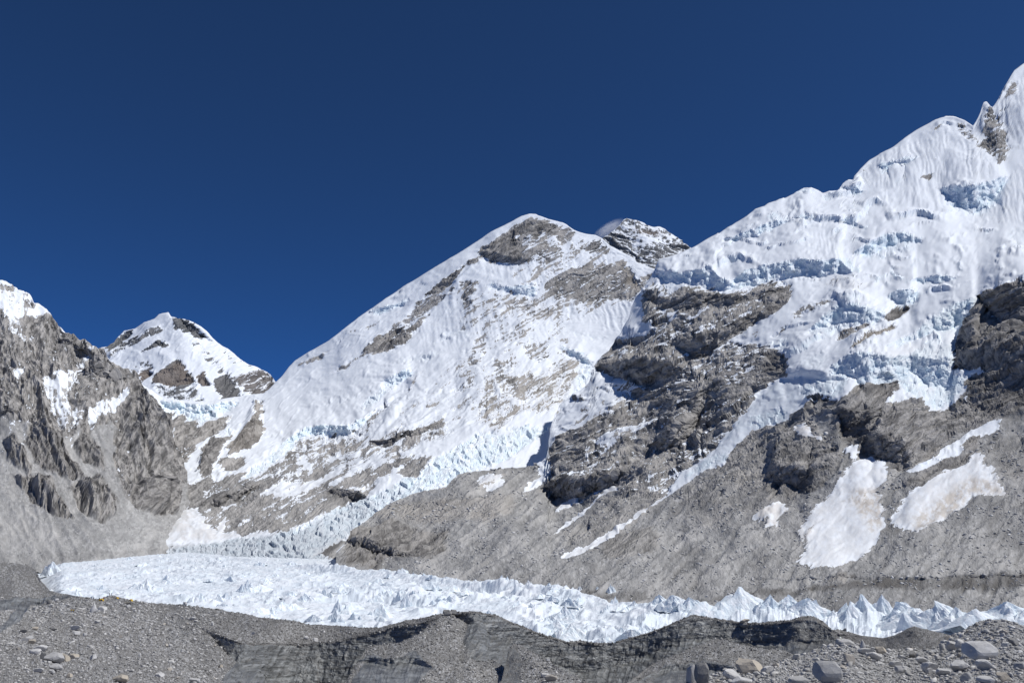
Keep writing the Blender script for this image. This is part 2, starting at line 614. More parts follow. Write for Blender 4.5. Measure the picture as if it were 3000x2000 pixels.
    ic = T.mix(T.math('MULTIPLY', up, 0.75), ic, rgb(0.50, 0.48, 0.45))
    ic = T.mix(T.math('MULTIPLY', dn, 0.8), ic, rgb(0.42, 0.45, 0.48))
    sc = T.mix(T.rng(ice, 0.25, 0.9), sc, ic)
    col = T.mix(bare, sc, ground)
    bs = T.n('ShaderNodeBump', {'Strength': 0.38, 'Distance': 9.0, 'Height': T.math('MULTIPLY', T.math('MULTIPLY', bare, T.math('MULTIPLY_ADD', tal, -0.85, 1.0)), T.math('ADD', T.math('MULTIPLY', n_st, 1.6), T.math('MULTIPLY', n_fin, 1.0)))})
    bs2 = T.n('ShaderNodeBump', {'Strength': T.rng(bare, 0, 1, 0.05, 0.3), 'Distance': 4.0, 'Height': n_fin, 'Normal': bs.outputs[0]})
    return T.out(**{'Base Color': col, 'Roughness': T.rng(bare, 0, 1, 0.75, 0.95), 'Specular IOR Level': 0.12, 'Normal': bs2.outputs[0]})


def moraine_material(name, base, ice_dark, ice_light, fine):
    T = NT(name)
    at = T.attr('surf')
    sp = T.n('ShaderNodeSeparateColor', {0: at.outputs['Color']})
    ice = sp.outputs[1]
    tint = at.outputs['Alpha']
    puv = T.attr('puv').outputs['Vector']
    suv = T.attr('suv').outputs['Vector']
    n_big = T.noise(puv, 0.02 * fine, 5, 0.6)
    n_mid = T.noise(puv, 0.10 * fine, 6, 0.65)
    n_fin = T.noise(puv, 0.42 * fine, 4, 0.7)
    vo = T.n('ShaderNodeTexVoronoi', {'Vector': puv, 'Scale': 0.30 * fine})
    vcol = T.n('ShaderNodeSeparateColor', {0: vo.outputs['Color']}).outputs[0]
    c = T.mix(T.rng(n_fin, 0.35, 0.66), rgb(*[v * 0.62 for v in base]), rgb(*[v * 1.25 for v in base]))
    c = T.mix(T.rng(vcol, 0.60, 0.90, 0.0, 0.85), c, rgb(*[min(0.56, v * 2.0) for v in base]))
    c = T.mix(T.rng(vcol, 0.28, 0.08, 0.0, 0.7), c, rgb(*[v * 0.42 for v in base]))
    c = T.mix(T.rng(n_big, 0.40, 0.62, 0.0, 0.5), c, rgb(base[0] * 0.70, base[1] * 0.69, base[2] * 0.68))
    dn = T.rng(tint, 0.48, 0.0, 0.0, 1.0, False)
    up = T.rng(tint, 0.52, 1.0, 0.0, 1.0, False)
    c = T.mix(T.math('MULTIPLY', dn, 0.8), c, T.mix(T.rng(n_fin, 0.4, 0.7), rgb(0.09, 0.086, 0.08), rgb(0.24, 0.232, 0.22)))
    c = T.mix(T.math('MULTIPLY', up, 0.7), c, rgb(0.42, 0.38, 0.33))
    st1 = T.noise(suv, 0.16, 6, 0.6, 0.6)
    mpv = T.n('ShaderNodeMapping', {'Vector': puv, 'Rotation': (0, 0, math.radians(72)), 'Scale': (0.13, 1.0, 1.0)})
    st2 = T.noise(mpv.outputs[0], 0.11, 8, 0.7, 0.7)
    st = T.math('ADD', T.math('MULTIPLY', st1, 0.22), T.math('MULTIPLY', st2, 0.78))
    ic = T.mix(T.rng(st, 0.38, 0.64), ice_dark, ice_light)
    ic = T.mix(T.rng(n_mid, 0.45, 0.66, 0.0, 0.75), ic, rgb(0.13, 0.125, 0.115))
    isel = T.rng(T.math('ADD', ice, T.math('MULTIPLY', T.math('SUBTRACT', n_mid, 0.5), 0.9)), 0.42, 0.60)
    col = T.mix(isel, c, ic)
    hgt = T.math('ADD', T.math('MULTIPLY', n_fin, 0.8), T.math('MULTIPLY', vo.outputs['Distance'], -0.6))
    hgt = T.math('MULTIPLY', hgt, T.math('SUBTRACT', 1.0, T.math('MULTIPLY', isel, 0.8)))
    b1 = T.n('ShaderNodeBump', {'Strength': 0.7, 'Distance': 0.5, 'Height': hgt})
    b2 = T.n('ShaderNodeBump', {'Strength': 0.4, 'Distance': 1.2, 'Height': T.math('MULTIPLY', st, isel), 'Normal': b1.outputs[0]})
    return T.out(**{'Base Color': col, 'Roughness': T.rng(isel, 0, 1, 0.9, 0.42), 'Specular IOR Level': T.rng(isel, 0, 1, 0.2, 0.45), 'Normal': b2.outputs[0]})

# ------------------------------------------------------------------ mountains
M_ROCK = mountain_material('granite_and_snow', rgb(0.13, 0.125, 0.12), rgb(0.46, 0.44, 0.415), rgb(0.45, 0.385, 0.30), rgb(0.385, 0.381, 0.373))
M_FAR = mountain_material('far_rock_and_snow', rgb(0.09, 0.095, 0.10), rgb(0.22, 0.22, 0.22), rgb(0.27, 0.20, 0.15), rgb(0.2, 0.2, 0.2), 1.5)

# far pyramid behind the col
cC = Canvas(250, 880, 900, 1260, rock=0.05)
for pts, v in [
    (zA((790, 700), (950, 580), (1030, 560), (1010, 600), (850, 750)), dict(rock=0.82)),
    (zA((820, 760), (1000, 640), (1240, 520), (1240, 590), (1050, 690), (860, 800)), dict(rock=0.62)),
    (zA((1090, 745), (1235, 628), (1305, 690), (1190, 715)), dict(rock=1.0)),
    (zA((1300, 470), (1440, 485), (1590, 630), (1500, 645), (1400, 600), (1330, 540)), dict(rock=0.86)),
    (zA((1400, 640), (1500, 650), (1760, 900), (1690, 900), (1450, 700)), dict(rock=0.42)),
    (zA((1600, 640), (1850, 790), (1950, 850), (1800, 850)), dict(rock=0.42)),
    (zA((1350, 790), (1480, 930), (1480, 990), (1310, 1000), (1170, 985), (1200, 900)), dict(rock=1.0, tint=0.75)),
    (zA((1055, 890), (1150, 855), (1175, 900), (1090, 975)), dict(rock=0.9, tint=0.8)),
    (zA((1000, 820), (1120, 800), (1160, 850), (1060, 860)), dict(rock=0.45)),
    (zA((1150, 1000), (1330, 1010), (1480, 960), (1560, 1110), (1320, 1090), (1200, 1040)), dict(rock=0.62, tint=0.42)),
    (zA((1495, 920), (1560, 885), (1610, 980), (1530, 985)), dict(rock=0.9, tint=0.75)),
    (zA((1640, 930), (1740, 890), (1830, 1010), (1840, 1070), (1720, 1090), (1650, 1000)), dict(rock=0.85, tint=0.55)),
    (zA((1770, 930), (2010, 865), (2120, 960), (2060, 1060), (1900, 1050)), dict(rock=0.74, tint=0.65)),
]:
    cC.paint(pts, soft=4, **v)
cC.paint(zA((1310, 480), (1350, 800), (1480, 930), (2110, 960), (1600, 600)), soft=12, bulge=(0.16, 60))
cC.paint(zA((1240, 440), (1300, 690), (1350, 800), (1060, 900), (780, 760), (800, 680)), soft=12, bulge=(0.12, 50))
topC = zA((600, 760), (780, 695), (820, 690), (870, 650), (950, 570), (1030, 555), (1100, 510), (1180, 480), (1215, 445), (1290, 430), (1310, 465),
          (1380, 480), (1440, 490), (1520, 530), (1580, 575), (1640, 640), (1690, 680), (1760, 720), (1840, 790), (1900, 830), (1970, 850), (2020, 875),
          (2060, 895), (2090, 930), (2110, 960), (2300, 1060))
oC, gC = view_mesh('distant_peak', M_FAR, 270, 880, 2.4, 130, topC, W((0, 1230), (3000, 1230)),
                   [(494, 915, 8300), (300, 1010, 8100), (800, 1110, 7700), (500, 1060, 7500), (400, 1230, 6700), (640, 1230, 6600), (870, 1230, 6800), (640, 1010, 8000), (350, 980, 8300), (870, 1150, 7500)],
                   [(W((520, 930, 2), (550, 942, 20), (600, 972, 22), (620, 1000, 2)), None)], cC, 11, strata=28, rough=0.9, sky_amp=2.0, back=(900, 0.8), warp=5)
tag(oC, 'far snowy pyramid with brown rock bands at its foot, behind the col', kind='structure')

# the highest summit, far behind the shoulder
cE = Canvas(1700, 600, 2120, 840, rock=0.5)
for pts, v in [
    (W((1800, 630), (1836, 630), (1930, 655), (1925, 680), (1880, 668), (1850, 660), (1820, 670)), dict(rock=0.42)),
    (W((1860, 690), (1905, 695), (1950, 712), (1915, 725), (1885, 715)), dict(rock=0.28)),
    (W((1780, 690), (1830, 670), (1850, 720), (1890, 740), (1930, 800), (1800, 800), (1750, 730)), dict(rock=0.6, tint=0.42)),
    (W((1900, 740), (2000, 715), (2050, 745), (1930, 800)), dict(rock=0.62, tint=0.42)),
    (W((1850, 668), (1930, 680), (1960, 700), (1880, 690)), dict(rock=0.5, tint=0.75)),
]:
    cE.paint(pts, soft=8, **v)
cE.paint(W((1836, 630), (2040, 735), (1960, 830), (1880, 800), (1850, 700)), soft=8, bulge=(0.35, 40))
topE = W((1730, 725), (1766, 697), (1795, 676), (1816, 656), (1826, 644), (1836, 638), (1853, 642), (1870, 648), (1887, 653), (1896, 660), (1916, 666), (1933, 665),
         (1947, 673), (1964, 685), (1979, 695), (1993, 704), (2003, 714), (2011, 722), (2021, 729), (2100, 780))
oE, gE = view_mesh('distant_summit', M_FAR, 1730, 2090, 2.0, 90, topE, W((0, 830), (3000, 830)),
                   [(1836, 638, 9000), (1740, 720, 8700), (2080, 770, 8800), (1880, 830, 7700), (1730, 830, 8200), (2090, 830, 8200), (1880, 735, 8350)],
                   [], cE, 23, strata=-18, rough=1.0, sky_amp=2.5, back=(900, 0.7), warp=5, stretch=0.55)
tag(oE, 'far dark summit pyramid streaked with snow, seen in the gap between the two big slopes', kind='structure')

# the great snow shoulder in the middle, with the col, the hanging ice and the foot slopes
cM = Canvas(330, 600, 2020, 1720, rock=0.08)
PM = []
am = lambda pts, soft=6, **v: PM.append((pts, soft, v))
am(W((330, 1480), (600, 1400), (1000, 1330), (1250, 1330), (1500, 1420), (1500, 1740), (330, 1740)), 14, rock=0.88, talus=0.3, tint=0.5)
am(zB((500, 1200), (1250, 700), (1900, 500), (2352, 400), (2352, 1568), (800, 1568)), 40, flute=0.15)
am(zB((1500, 700), (1900, 660), (2352, 720), (2352, 1568), (1450, 1568), (1350, 1300), (1600, 1100)), 40, rock=0.37)
am(zC((0, 200), (420, 160), (900, 560), (900, 760), (400, 900), (500, 1250), (300, 1568), (0, 1568)), 30, rock=0.33)
am(zH((1250, 100), (1900, 60), (2352, 0), (2352, 420), (1900, 440), (1500, 420), (1200, 420)), 24, rock=0.4)
# upper face
am(zB((1690, 345), (1760, 300), (1860, 250), (2020, 140), (2110, 97), (2240, 125), (2352, 170), (2352, 240), (2270, 240), (2160, 215), (2180, 290), (2080, 330), (2060, 420), (1960, 445), (1900, 430), (1860, 445), (1720, 400)), 5, rock=0.93, tint=0.42)
am(zB((1960, 250), (2110, 230), (2120, 300), (2040, 330)), 5, rock=0.55)
am(zB((2060, 300), (2200, 250), (2352, 330), (2352, 420), (2140, 440), (2040, 420)), 8, rock=0.52)
am(zB((1700, 385), (1725, 430), (1600, 490), (1520, 600), (1400, 670), (1280, 695), (1340, 640), (1500, 540)), 5, rock=0.86, tint=0.42)
am(zB((1280, 690), (1460, 680), (1340, 830), (1250, 960), (1130, 1080), (960, 1130), (800, 1170), (840, 1090), (960, 990), (1120, 890), (1200, 780)), 8, rock=0.58)
am(zB((800, 1150), (900, 1030), (1060, 960), (1250, 930), (1130, 1060), (980, 1130)), 7, rock=0.86, tint=0.4)
am(zB((560, 1300), (720, 1180), (800, 1150), (700, 1260)), 6, rock=0.5)
am(zB((330, 1225), (480, 1150), (610, 1085), (520, 1155), (370, 1240)), 4, rock=0.55)
am(zB((580, 1055), (650, 1015), (660, 1030), (610, 1060)), 4, rock=0.6)
am(zB((680, 980), (760, 950), (900, 900), (960, 900), (860, 950), (720, 990)), 4, rock=0.42)
am(zB((640, 1080), (720, 1050), (680, 1090)), 4, rock=0.5)
am(zB((930, 770), (1060, 690), (1130, 630), (1140, 640), (1000, 730)), 3, rock=0.45, tint=0.7)
am(zB((1560, 600), (1700, 590), (1680, 680), (1630, 700), (1655, 860), (1600, 760)), 5, rock=0.62)
am(zB((1480, 650), (1560, 630), (1540, 680)), 5, rock=0.6)
am(zB((1660, 860), (1690, 930), (1670, 940)), 4, rock=0.6)
am(zB((1760, 740), (1850, 690), (2100, 720), (2352, 800), (2300, 860), (2050, 810), (1850, 880), (1760, 830)), 9, rock=0.5, tint=0.56)
am(zB((2200, 620), (2352, 560), (2352, 740), (2280, 710)), 8, rock=0.74)
am(zB((1930, 900), (2030, 880), (2070, 1000), (2000, 1100), (2010, 1300), (1900, 1330), (1960, 1000)), 8, rock=0.5, tint=0.56)
am(zB((1850, 990), (1950, 990), (1900, 1060), (1850, 1040)), 5, rock=0.5)
am(zB((2080, 1100), (2180, 1040), (2250, 1150), (2160, 1180)), 7, rock=0.68)
am(zB((1700, 1010), (1740, 1000), (1765, 1140), (1690, 1150), (1650, 1090)), 6, rock=0.6)
am(zB((1630, 1190), (1700, 1175), (1690, 1240), (1640, 1235)), 5, rock=0.62)
am(zB((1600, 1100), (1630, 1110), (1610, 1130)), 4, rock=0.6)
am(zB((1820, 1180), (1900, 1200), (1960, 1350), (2010, 1440), (1850, 1440), (1790, 1420), (1830, 1310)), 7, rock=0.66, tint=0.5)
am(zB((1470, 1400), (1640, 1335), (1700, 1390), (1650, 1425), (1500, 1425)), 6, rock=0.62)
am(zB((1490, 1290), (1580, 1260), (1570, 1310), (1510, 1310)), 6, rock=0.45)
am(zB((1190, 1330), (1270, 1270), (1250, 1320), (1180, 1400)), 4, rock=0.62, tint=0.65)
am(zB((1490, 1568), (1560, 1450), (1690, 1490), (1650, 1568)), 8, rock=0.5)
am(zB((1130, 1400), (1190, 1380), (1190, 1420), (1160, 1420)), 3, rock=0.7)
am(zB((940, 1520), (1010, 1490), (1000, 1540)), 4, rock=0.65)
am(zB((2020, 1300), (2352, 1200), (2352, 1568), (1800, 1568), (1830, 1450), (2000, 1440)), 12, rock=0.52, tint=0.56)
# right part of the face
am(zC((430, 490), (600, 450), (800, 470), (850, 430), (920, 560), (1010, 640), (960, 690), (920, 760), (880, 730), (800, 700), (640, 770), (560, 760), (400, 700), (250, 620), (300, 590)), 8, rock=0.68)
am(zC((800, 440), (860, 420), (930, 540), (1000, 640), (950, 700), (880, 600)), 6, rock=0.82, tint=0.66)
am(zC((980, 560), (1080, 530), (1040, 600), (1000, 640)), 5, rock=0.7)
am(zC((420, 170), (490, 200), (440, 290), (400, 310), (340, 270), (300, 190)), 6, rock=0.6)
am(zC((520, 325), (620, 265), (700, 290), (770, 355), (680, 380), (560, 335)), 5, rock=0.75)
am(zC((200, 300), (320, 340), (280, 370), (210, 330)), 5, rock=0.6)
am(zC((0, 730), (180, 720), (330, 800), (250, 860), (150, 870), (60, 810)), 8, rock=0.52, tint=0.58)
am(zC((100, 1060), (230, 1060), (300, 1150), (200, 1200), (100, 1140)), 7, rock=0.62)
am(zC((560, 790), (640, 780), (600, 830)), 5, rock=0.4)
am(zC((320, 1180), (480, 1180), (520, 1240), (470, 1400), (360, 1568), (0, 1568), (0, 1400), (120, 1300), (250, 1330)), 10, rock=0.55, tint=0.6)
am(zG((0, 240), (60, 100), (100, 0), (560, 0), (600, 60), (640, 140), (560, 270), (400, 260), (290, 310), (200, 400), (130, 440), (60, 400), (0, 330)), 9, rock=0.6, tint=0.6)
am(zG((130, 50), (180, 90), (160, 160), (130, 140)), 6, rock=0.1)
am(zG((230, 180), (330, 180), (320, 220), (240, 220)), 6, rock=0.1)
am(zG((120, 0), (250, 0), (320, 100), (250, 60), (130, 40)), 5, rock=0.78, tint=0.45)
# lower middle
am(zH((1320, 440), (1420, 400), (1600, 410), (1750, 330), (1800, 320), (1900, 440), (1860, 480), (1700, 500), (1500, 600), (1400, 690), (1200, 720), (900, 740), (830, 690), (800, 560), (690, 520), (800, 460), (1000, 450), (1200, 360), (1380, 210), (1330, 330), (1260, 400), (1220, 530)), 6, rock=0.6, tint=0.4)
am(zH((850, 480), (1000, 460), (1200, 380), (1150, 470), (950, 540), (860, 540)), 5, rock=0.55)
am(zH((1230, 520), (1270, 400), (1390, 240), (1480, 170), (1560, 130), (1520, 250), (1400, 420), (1300, 500)), 5, rock=0.04, flute=0.5)
am(zH((690, 520), (800, 520), (830, 690), (1100, 720), (1400, 690), (1480, 660), (1250, 740), (900, 760), (760, 810), (600, 840), (420, 910), (200, 970), (0, 1030), (0, 870), (250, 800), (450, 720), (600, 640)), 6, rock=0.78, tint=0.4)
am(zH((720, 640), (790, 640), (860, 720), (800, 720), (760, 700)), 5, rock=0.3)
am(zH((390, 185), (432, 200), (445, 330), (455, 440), (400, 530), (200, 610), (155, 560), (260, 440), (385, 330)), 4, rock=0.95, tint=0.62)
am(zH((-40, 560), (60, 455), (200, 460), (135, 560), (40, 770), (-40, 790)), 5, rock=0.95, tint=0.35)
am(zH((100, 650), (300, 600), (330, 690), (200, 730), (120, 710)), 5, rock=0.9)
am(zH((-60, 330), (80, 330), (200, 300), (150, 400), (60, 450), (-60, 480)), 6, rock=0.82, tint=0.55)
am(zH((70, 790), (130, 700), (150, 730), (110, 800)), 4, rock=0.05)
am(zH((150, 560), (120, 640), (150, 630), (170, 570)), 4, rock=0.1)
am(zA((1255, 1200), (1400, 1210), (1530, 1285), (1640, 1240), (1770, 1195), (1660, 1320), (1560, 1390), (1480, 1500), (1450, 1580), (1340, 1580), (1320, 1400), (1240, 1200)), 6, rock=0.85, tint=0.55)
am(zA((1540, 1400), (1560, 1390), (1470, 1540), (1440, 1580)), 4, rock=0.1)
# foot slopes
am(zH((0, 1030), (250, 970), (600, 840), (900, 770), (1250, 750), (1450, 690), (1440, 760), (1320, 800), (1240, 920), (1080, 990), (980, 1060), (760, 1190), (600, 1200), (520, 1110), (250, 1200), (130, 1140), (0, 1180)), 9, rock=0.8, talus=0.35, tint=0.55)
am(zH((420, 920), (560, 840), (800, 800), (1030, 710), (1000, 770), (760, 880), (600, 930)), 5, rock=0.42, tint=0.6)
am(zH((960, 850), (1100, 740), (1170, 720), (1080, 800)), 5, rock=0.25, tint=0.55)
am(zH((1040, 870), (1180, 850), (1230, 870), (1100, 880)), 4, rock=0.4, tint=0.6)
am(zH((940, 890), (1000, 870), (1140, 870), (1200, 900), (1110, 990), (960, 990), (930, 940)), 6, rock=1.0, tint=0.32)
am(zH((1240, 915), (1330, 800), (1440, 745), (1540, 770), (1500, 850), (1420, 865)), 5, rock=0.03)
am(zH((1320, 800), (1400, 790), (1450, 700), (1490, 690), (1480, 740), (1400, 760)), 5, rock=0.2)
am(zH((0, 1150), (60, 1215), (150, 1080), (135, 1190), (275, 1200), (260, 1235), (40, 1290), (0, 1290)), 4, rock=0.0, talus=0.0, tint=0.72)
am(zH((260, 1240), (420, 1180), (545, 1200), (440, 1245)), 4, rock=0.05, talus=0.0, tint=0.72)
am(zH((130, 1000), (230, 980), (250, 990), (160, 1010)), 4, rock=0.3, tint=0.6)
am(zP((1380, 250), (1430, 225), (1500, 240), (1570, 330), (1650, 430), (1640, 475), (1480, 515), (1180, 532), (1260, 440), (1340, 330)), 5, rock=0.0, talus=0.0, tint=0.74)
am(zP((1640, 130), (1800, 100), (1830, 180), (1700, 210), (1500, 220)), 6, rock=1.0, tint=0.3)
# ice of the icefall
ICEFALL = zH((2090, 440), (2230, 440), (2352, 400), (2440, 380), (2640, 400), (2560, 480), (2300, 650), (2050, 745), (1930, 780), (1900, 840), (1600, 910), (1400, 1000), (1250, 1100), (1150, 1180), (1060, 1250), (1000, 1330), (1060, 1440),
             (1060, 1500), (-300, 1500), (-300, 1330), (0, 1290), (250, 1235), (500, 1225), (600, 1200), (900, 1080), (1080, 985), (1250, 920), (1420, 860), (1530, 770), (1640, 760), (1700, 660), (1900, 560))
am(ICEFALL, 5, rock=0.0, talus=0.0, ice=0.9, tint=0.5)
am(zH((1060, 1240), (850, 1360), (1000, 1440), (1080, 1440)), 6, rock=0.95, ice=0.0, talus=0.7, tint=0.6)
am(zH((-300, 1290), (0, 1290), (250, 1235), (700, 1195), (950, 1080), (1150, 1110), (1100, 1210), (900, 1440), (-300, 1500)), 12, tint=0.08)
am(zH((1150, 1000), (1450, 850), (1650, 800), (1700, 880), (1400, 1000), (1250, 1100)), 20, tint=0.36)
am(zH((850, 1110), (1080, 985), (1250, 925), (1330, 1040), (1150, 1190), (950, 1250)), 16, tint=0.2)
am(zG((390, 610), (520, 500), (560, 560), (530, 610), (160, 730), (60, 740), (300, 660)), 4, ice=0.0, rock=0.0, tint=0.5)
am(zH((2250, 440), (2352, 410), (2352, 430), (2300, 450)), 3, ice=0.0)
# hanging ice below the col and other blue faces
am(zA((1235, 1095), (1300, 1115), (1540, 1150), (1800, 1105), (1810, 1150), (1640, 1235), (1530, 1285), (1400, 1215), (1250, 1195)), 4, ice=0.75, rock=0.0)
am(zH((560, 520), (700, 470), (760, 420), (900, 380), (1060, 380), (1200, 330), (1190, 370), (1000, 450), (800, 460), (690, 520), (690, 560), (560, 660), (440, 740), (310, 800), (290, 780), (360, 700), (480, 640)), 5, ice=0.7, rock=0.0)
am(zH((150, 430), (180, 370), (220, 430), (200, 470)), 4, ice=0.8, rock=0)
am(zB((870, 800), (1000, 770), (1140, 720), (1165, 740), (1000, 820), (890, 860)), 4, ice=0.6, rock=0)
am(zB((1100, 1290), (1150, 1245), (1200, 1265), (1190, 1310), (1050, 1390), (975, 1365)), 4, ice=0.9, rock=0)
am(zB((820, 1500), (980, 1370), (1060, 1400), (940, 1500), (860, 1568), (800, 1568)), 6, ice=0.6, rock=0)
am(zB((1040, 1200), (1250, 1140), (1450, 1110), (1440, 1150), (1320, 1210), (1200, 1190), (1060, 1230)), 6, ice=0.45)
am(zB((490, 1500), (700, 1460), (860, 1430), (780, 1490), (540, 1530)), 6, ice=0.4)
am(zB((1400, 960), (1600, 930), (1640, 1040), (1500, 1040), (1400, 1040)), 8, ice=0.4)
am(zB((1780, 590), (1900, 630), (2145, 605), (2145, 700), (2060, 710), (1930, 650), (1800, 640)), 4, ice=0.8, rock=0)
am(zC((350, 1080), (480, 1120), (600, 1200), (560, 1240), (490, 1190)), 5, ice=0.8, rock=0)
am(zC((430, 970), (620, 985), (740, 1020), (640, 1040), (470, 1010)), 6, ice=0.45)
am(zC((500, 1250), (640, 1220), (600, 1330), (500, 1450), (400, 1540), (350, 1568), (480, 1400)), 5, ice=0.6, rock=0)
am(zC((690, 280), (780, 330), (940, 410), (950, 440), (860, 430), (760, 370)), 4, ice=0.3, rock=0)
# snow ribs under the rock band
am(zC((0, 420), (400, 430), (440, 330), (800, 400), (780, 490), (560, 450), (230, 610), (100, 600)), 10, flute=0.9)
am(zC((380, 760), (640, 780), (900, 700), (900, 830), (820, 980), (660, 930), (400, 850)), 10, flute=1.0)
am(zB((1700, 450), (2352, 450), (2352, 560), (2150, 600), (1850, 560)), 10, flute=0.7)
am(zB((1250, 900), (1500, 760), (1750, 900), (1900, 860), (1900, 1000), (1600, 1100), (1300, 1080)), 14, flute=0.55)
am(zC((0, 880), (350, 900), (330, 1050), (160, 1060), (60, 1060)), 10, flute=0.5)
for pts, soft, v in PM:
    cM.paint(pts, soft=soft, **v)
# spurs and hollows
cM.paint(zB((1560, 600), (1700, 600), (1760, 1050), (2010, 1440), (2352, 1568), (1500, 1568), (1560, 1000)), soft=10, bulge=(0.14, 70))
cM.paint(zH((380, 190), (450, 220), (460, 440), (400, 540), (180, 620), (250, 440)), soft=6, bulge=(0.8, 22))
cM.paint(zH((-40, 560), (60, 455), (200, 460), (40, 770), (-60, 790)), soft=6, bulge=(0.7, 22))
cM.paint(zP((1380, 250), (1430, 225), (1570, 330), (1650, 430), (1640, 480), (1480, 520), (1180, 535)), soft=6, bulge=(0.35, 26))
cM.paint(zH((1250, 520), (1400, 230), (1560, 120), (1480, 330)), soft=6, bulge=(0.5, 14))
cM.paint(zB((790, 1160), (900, 1020), (1250, 920), (1460, 680), (1700, 400), (1720, 430), (1340, 840), (1130, 1080)), soft=6, bulge=(0.5, 14))
cM.paint(zB((1690, 350), (2110, 90), (2352, 180), (2352, 420), (1950, 450), (1720, 410)), soft=6, bulge=(0.25, 30))
clM = [
    (W((470, 1173, 4), (500, 1176, 22), (535, 1180, 28), (600, 1188, 25), (680, 1174, 18), (692, 1176, 2)), 'ice'),
    (W((830, 1292, 4), (860, 1275, 22), (900, 1248, 25), (960, 1243, 30), (1020, 1245, 28), (1060, 1228, 20), (1100, 1192, 8)), 'ice'),
    (W((1082, 912, 3), (1120, 900, 16), (1180, 882, 12), (1196, 880, 2)), 'ice'),
    (W((1118, 1118, 3), (1150, 1100, 26), (1190, 1085, 28), (1212, 1085, 4)), 'ice'),
    (W((1430, 835, 2), (1480, 838, 16), (1510, 836, 22), (1565, 838, 28), (1572, 845, 2)), 'ice'),
    (W((1400, 735, 3), (1440, 735, 30), (1500, 755, 24), (1550, 760, 10)), None),
    (W((1635, 1015, 2), (1690, 1030, 26), (1730, 1062, 12)), 'ice'),
    (W((600, 1480, 3), (650, 1455, 25), (700, 1440, 20), (760, 1410, 14)), 'rock'),
    (W((960, 1440, 3), (990, 1432, 28), (1050, 1436, 25), (1070, 1450, 3)), 'rock'),
    (W((1080, 1290, 3), (1140, 1285, 22), (1230, 1255, 20), (1300, 1225, 12)), 'rock'),
]
paint_cliffs(cM, clM)
topM = W((330, 1100), (400, 1120), (415, 1125), (436, 1140), (471, 1161), (517, 1171), (574, 1175), (628, 1173), (670, 1165), (727, 1158), (773, 1152), (790, 1138), (807, 1120), (827, 1101), (846, 1075), (865, 1055), (915, 1025),
         (964, 996), (1014, 956), (1056, 925), (1094, 899), (1133, 872), (1182, 839), (1228, 812), (1286, 776), (1343, 742), (1401, 703), (1439, 678), (1496, 650), (1527, 633), (1550, 626), (1569, 627), (1603, 640), (1649, 652),
         (1661, 659), (1684, 675), (1714, 684), (1745, 688), (1764, 698), (1787, 719), (1825, 740), (1860, 757), (1864, 768), (1887, 776), (1917, 788), (1980, 800))
ctM = [(1555, 627, 4800), (1980, 800, 4300), (1900, 785, 4450), (1750, 690, 4700), (1300, 765, 4650), (1000, 965, 4400), (800, 1130, 4150), (600, 1175, 4050), (450, 1150, 4000), (340, 1110, 3950),
       (1500, 900, 4150), (1500, 1100, 3500), (1250, 1000, 4050), (1300, 1250, 2980), (1000, 1200, 3500), (1000, 1350, 2750), (700, 1350, 2800), (600, 1230, 3550), (700, 1500, 2150), (550, 1590, 1830), (900, 1590, 1720), (1500, 1330, 2650),
       (1200, 1430, 2250), (1000, 1550, 1900), (1700, 1000, 3950), (1600, 1200, 3150), (1900, 900, 4100), (400, 1400, 2600), (400, 1600, 1800), (1000, 1660, 1450), (400, 1660, 1620), (700, 1660, 1550), (1400, 1550, 1950), (1980, 1150, 3700),
       (1980, 1400, 3000), (1700, 1500, 2300), (800, 1200, 3750), (1450, 1660, 1650)]
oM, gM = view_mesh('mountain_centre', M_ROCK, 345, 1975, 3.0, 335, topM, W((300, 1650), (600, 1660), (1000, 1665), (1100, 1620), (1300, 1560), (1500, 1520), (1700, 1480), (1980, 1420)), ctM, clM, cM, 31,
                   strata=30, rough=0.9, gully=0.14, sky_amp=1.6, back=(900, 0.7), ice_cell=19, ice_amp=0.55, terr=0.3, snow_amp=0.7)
tag(oM, 'broad white mountain shoulder with a rounded snow cap and dark rock bands, centre of the picture', kind='structure')

# rock ridge on the left
cL = Canvas(-260, 780, 620, 1700, rock=0.84, tint=0.5)
PL = []
al = lambda pts, soft=6, **v: PL.append((pts, soft, v))
al(zA((0, 60), (150, 200), (280, 300), (340, 370), (400, 440), (330, 460), (200, 440), (150, 520), (60, 490), (0, 400), (-600, 400), (-600, 60)), 6, rock=0.3)
al(zA((150, 320), (250, 320), (300, 380), (200, 390)), 5, rock=0.6)
al(zA((0, 220), (100, 210), (120, 260), (30, 260)), 5, rock=0.7, tint=0.6)
al(zA((440, 505), (505, 585), (470, 580)), 3, rock=0.15)
al(zA((60, 490), (170, 470), (180, 570), (275, 610), (260, 640), (150, 640), (60, 600)), 8, rock=0.58)
al(zA((320, 930), (420, 900), (520, 880), (600, 800), (680, 700), (745, 700), (650, 800), (570, 940), (520, 1060), (560, 1200), (500, 1350), (400, 1100), (340, 1000)), 7, rock=0.46)
al(zA((330, 930), (420, 960), (520, 900), (540, 960), (470, 1020), (370, 1000)), 6, rock=0.2)
al(zA((650, 1180), (760, 1120), (900, 1060), (985, 1000), (960, 1080), (860, 1180), (740, 1240), (700, 1330)), 6, rock=0.42)
al(zA((650, 1185), (710, 1160), (720, 1240), (690, 1260)), 4, rock=0.1)
al(zA((110, 890), (175, 880), (150, 960), (110, 945)), 5, rock=0.3)
al(zA((500, 1220), (580, 1150), (650, 1200), (600, 1300), (500, 1350)), 8, rock=0.62)
al(zA((150, 800), (330, 780), (320, 1000), (250, 1200), (180, 1000)), 14, tint=0.45)
al(zA((380, 600), (560, 590), (760, 720), (700, 760), (540, 760), (420, 700)), 12, tint=0.40)
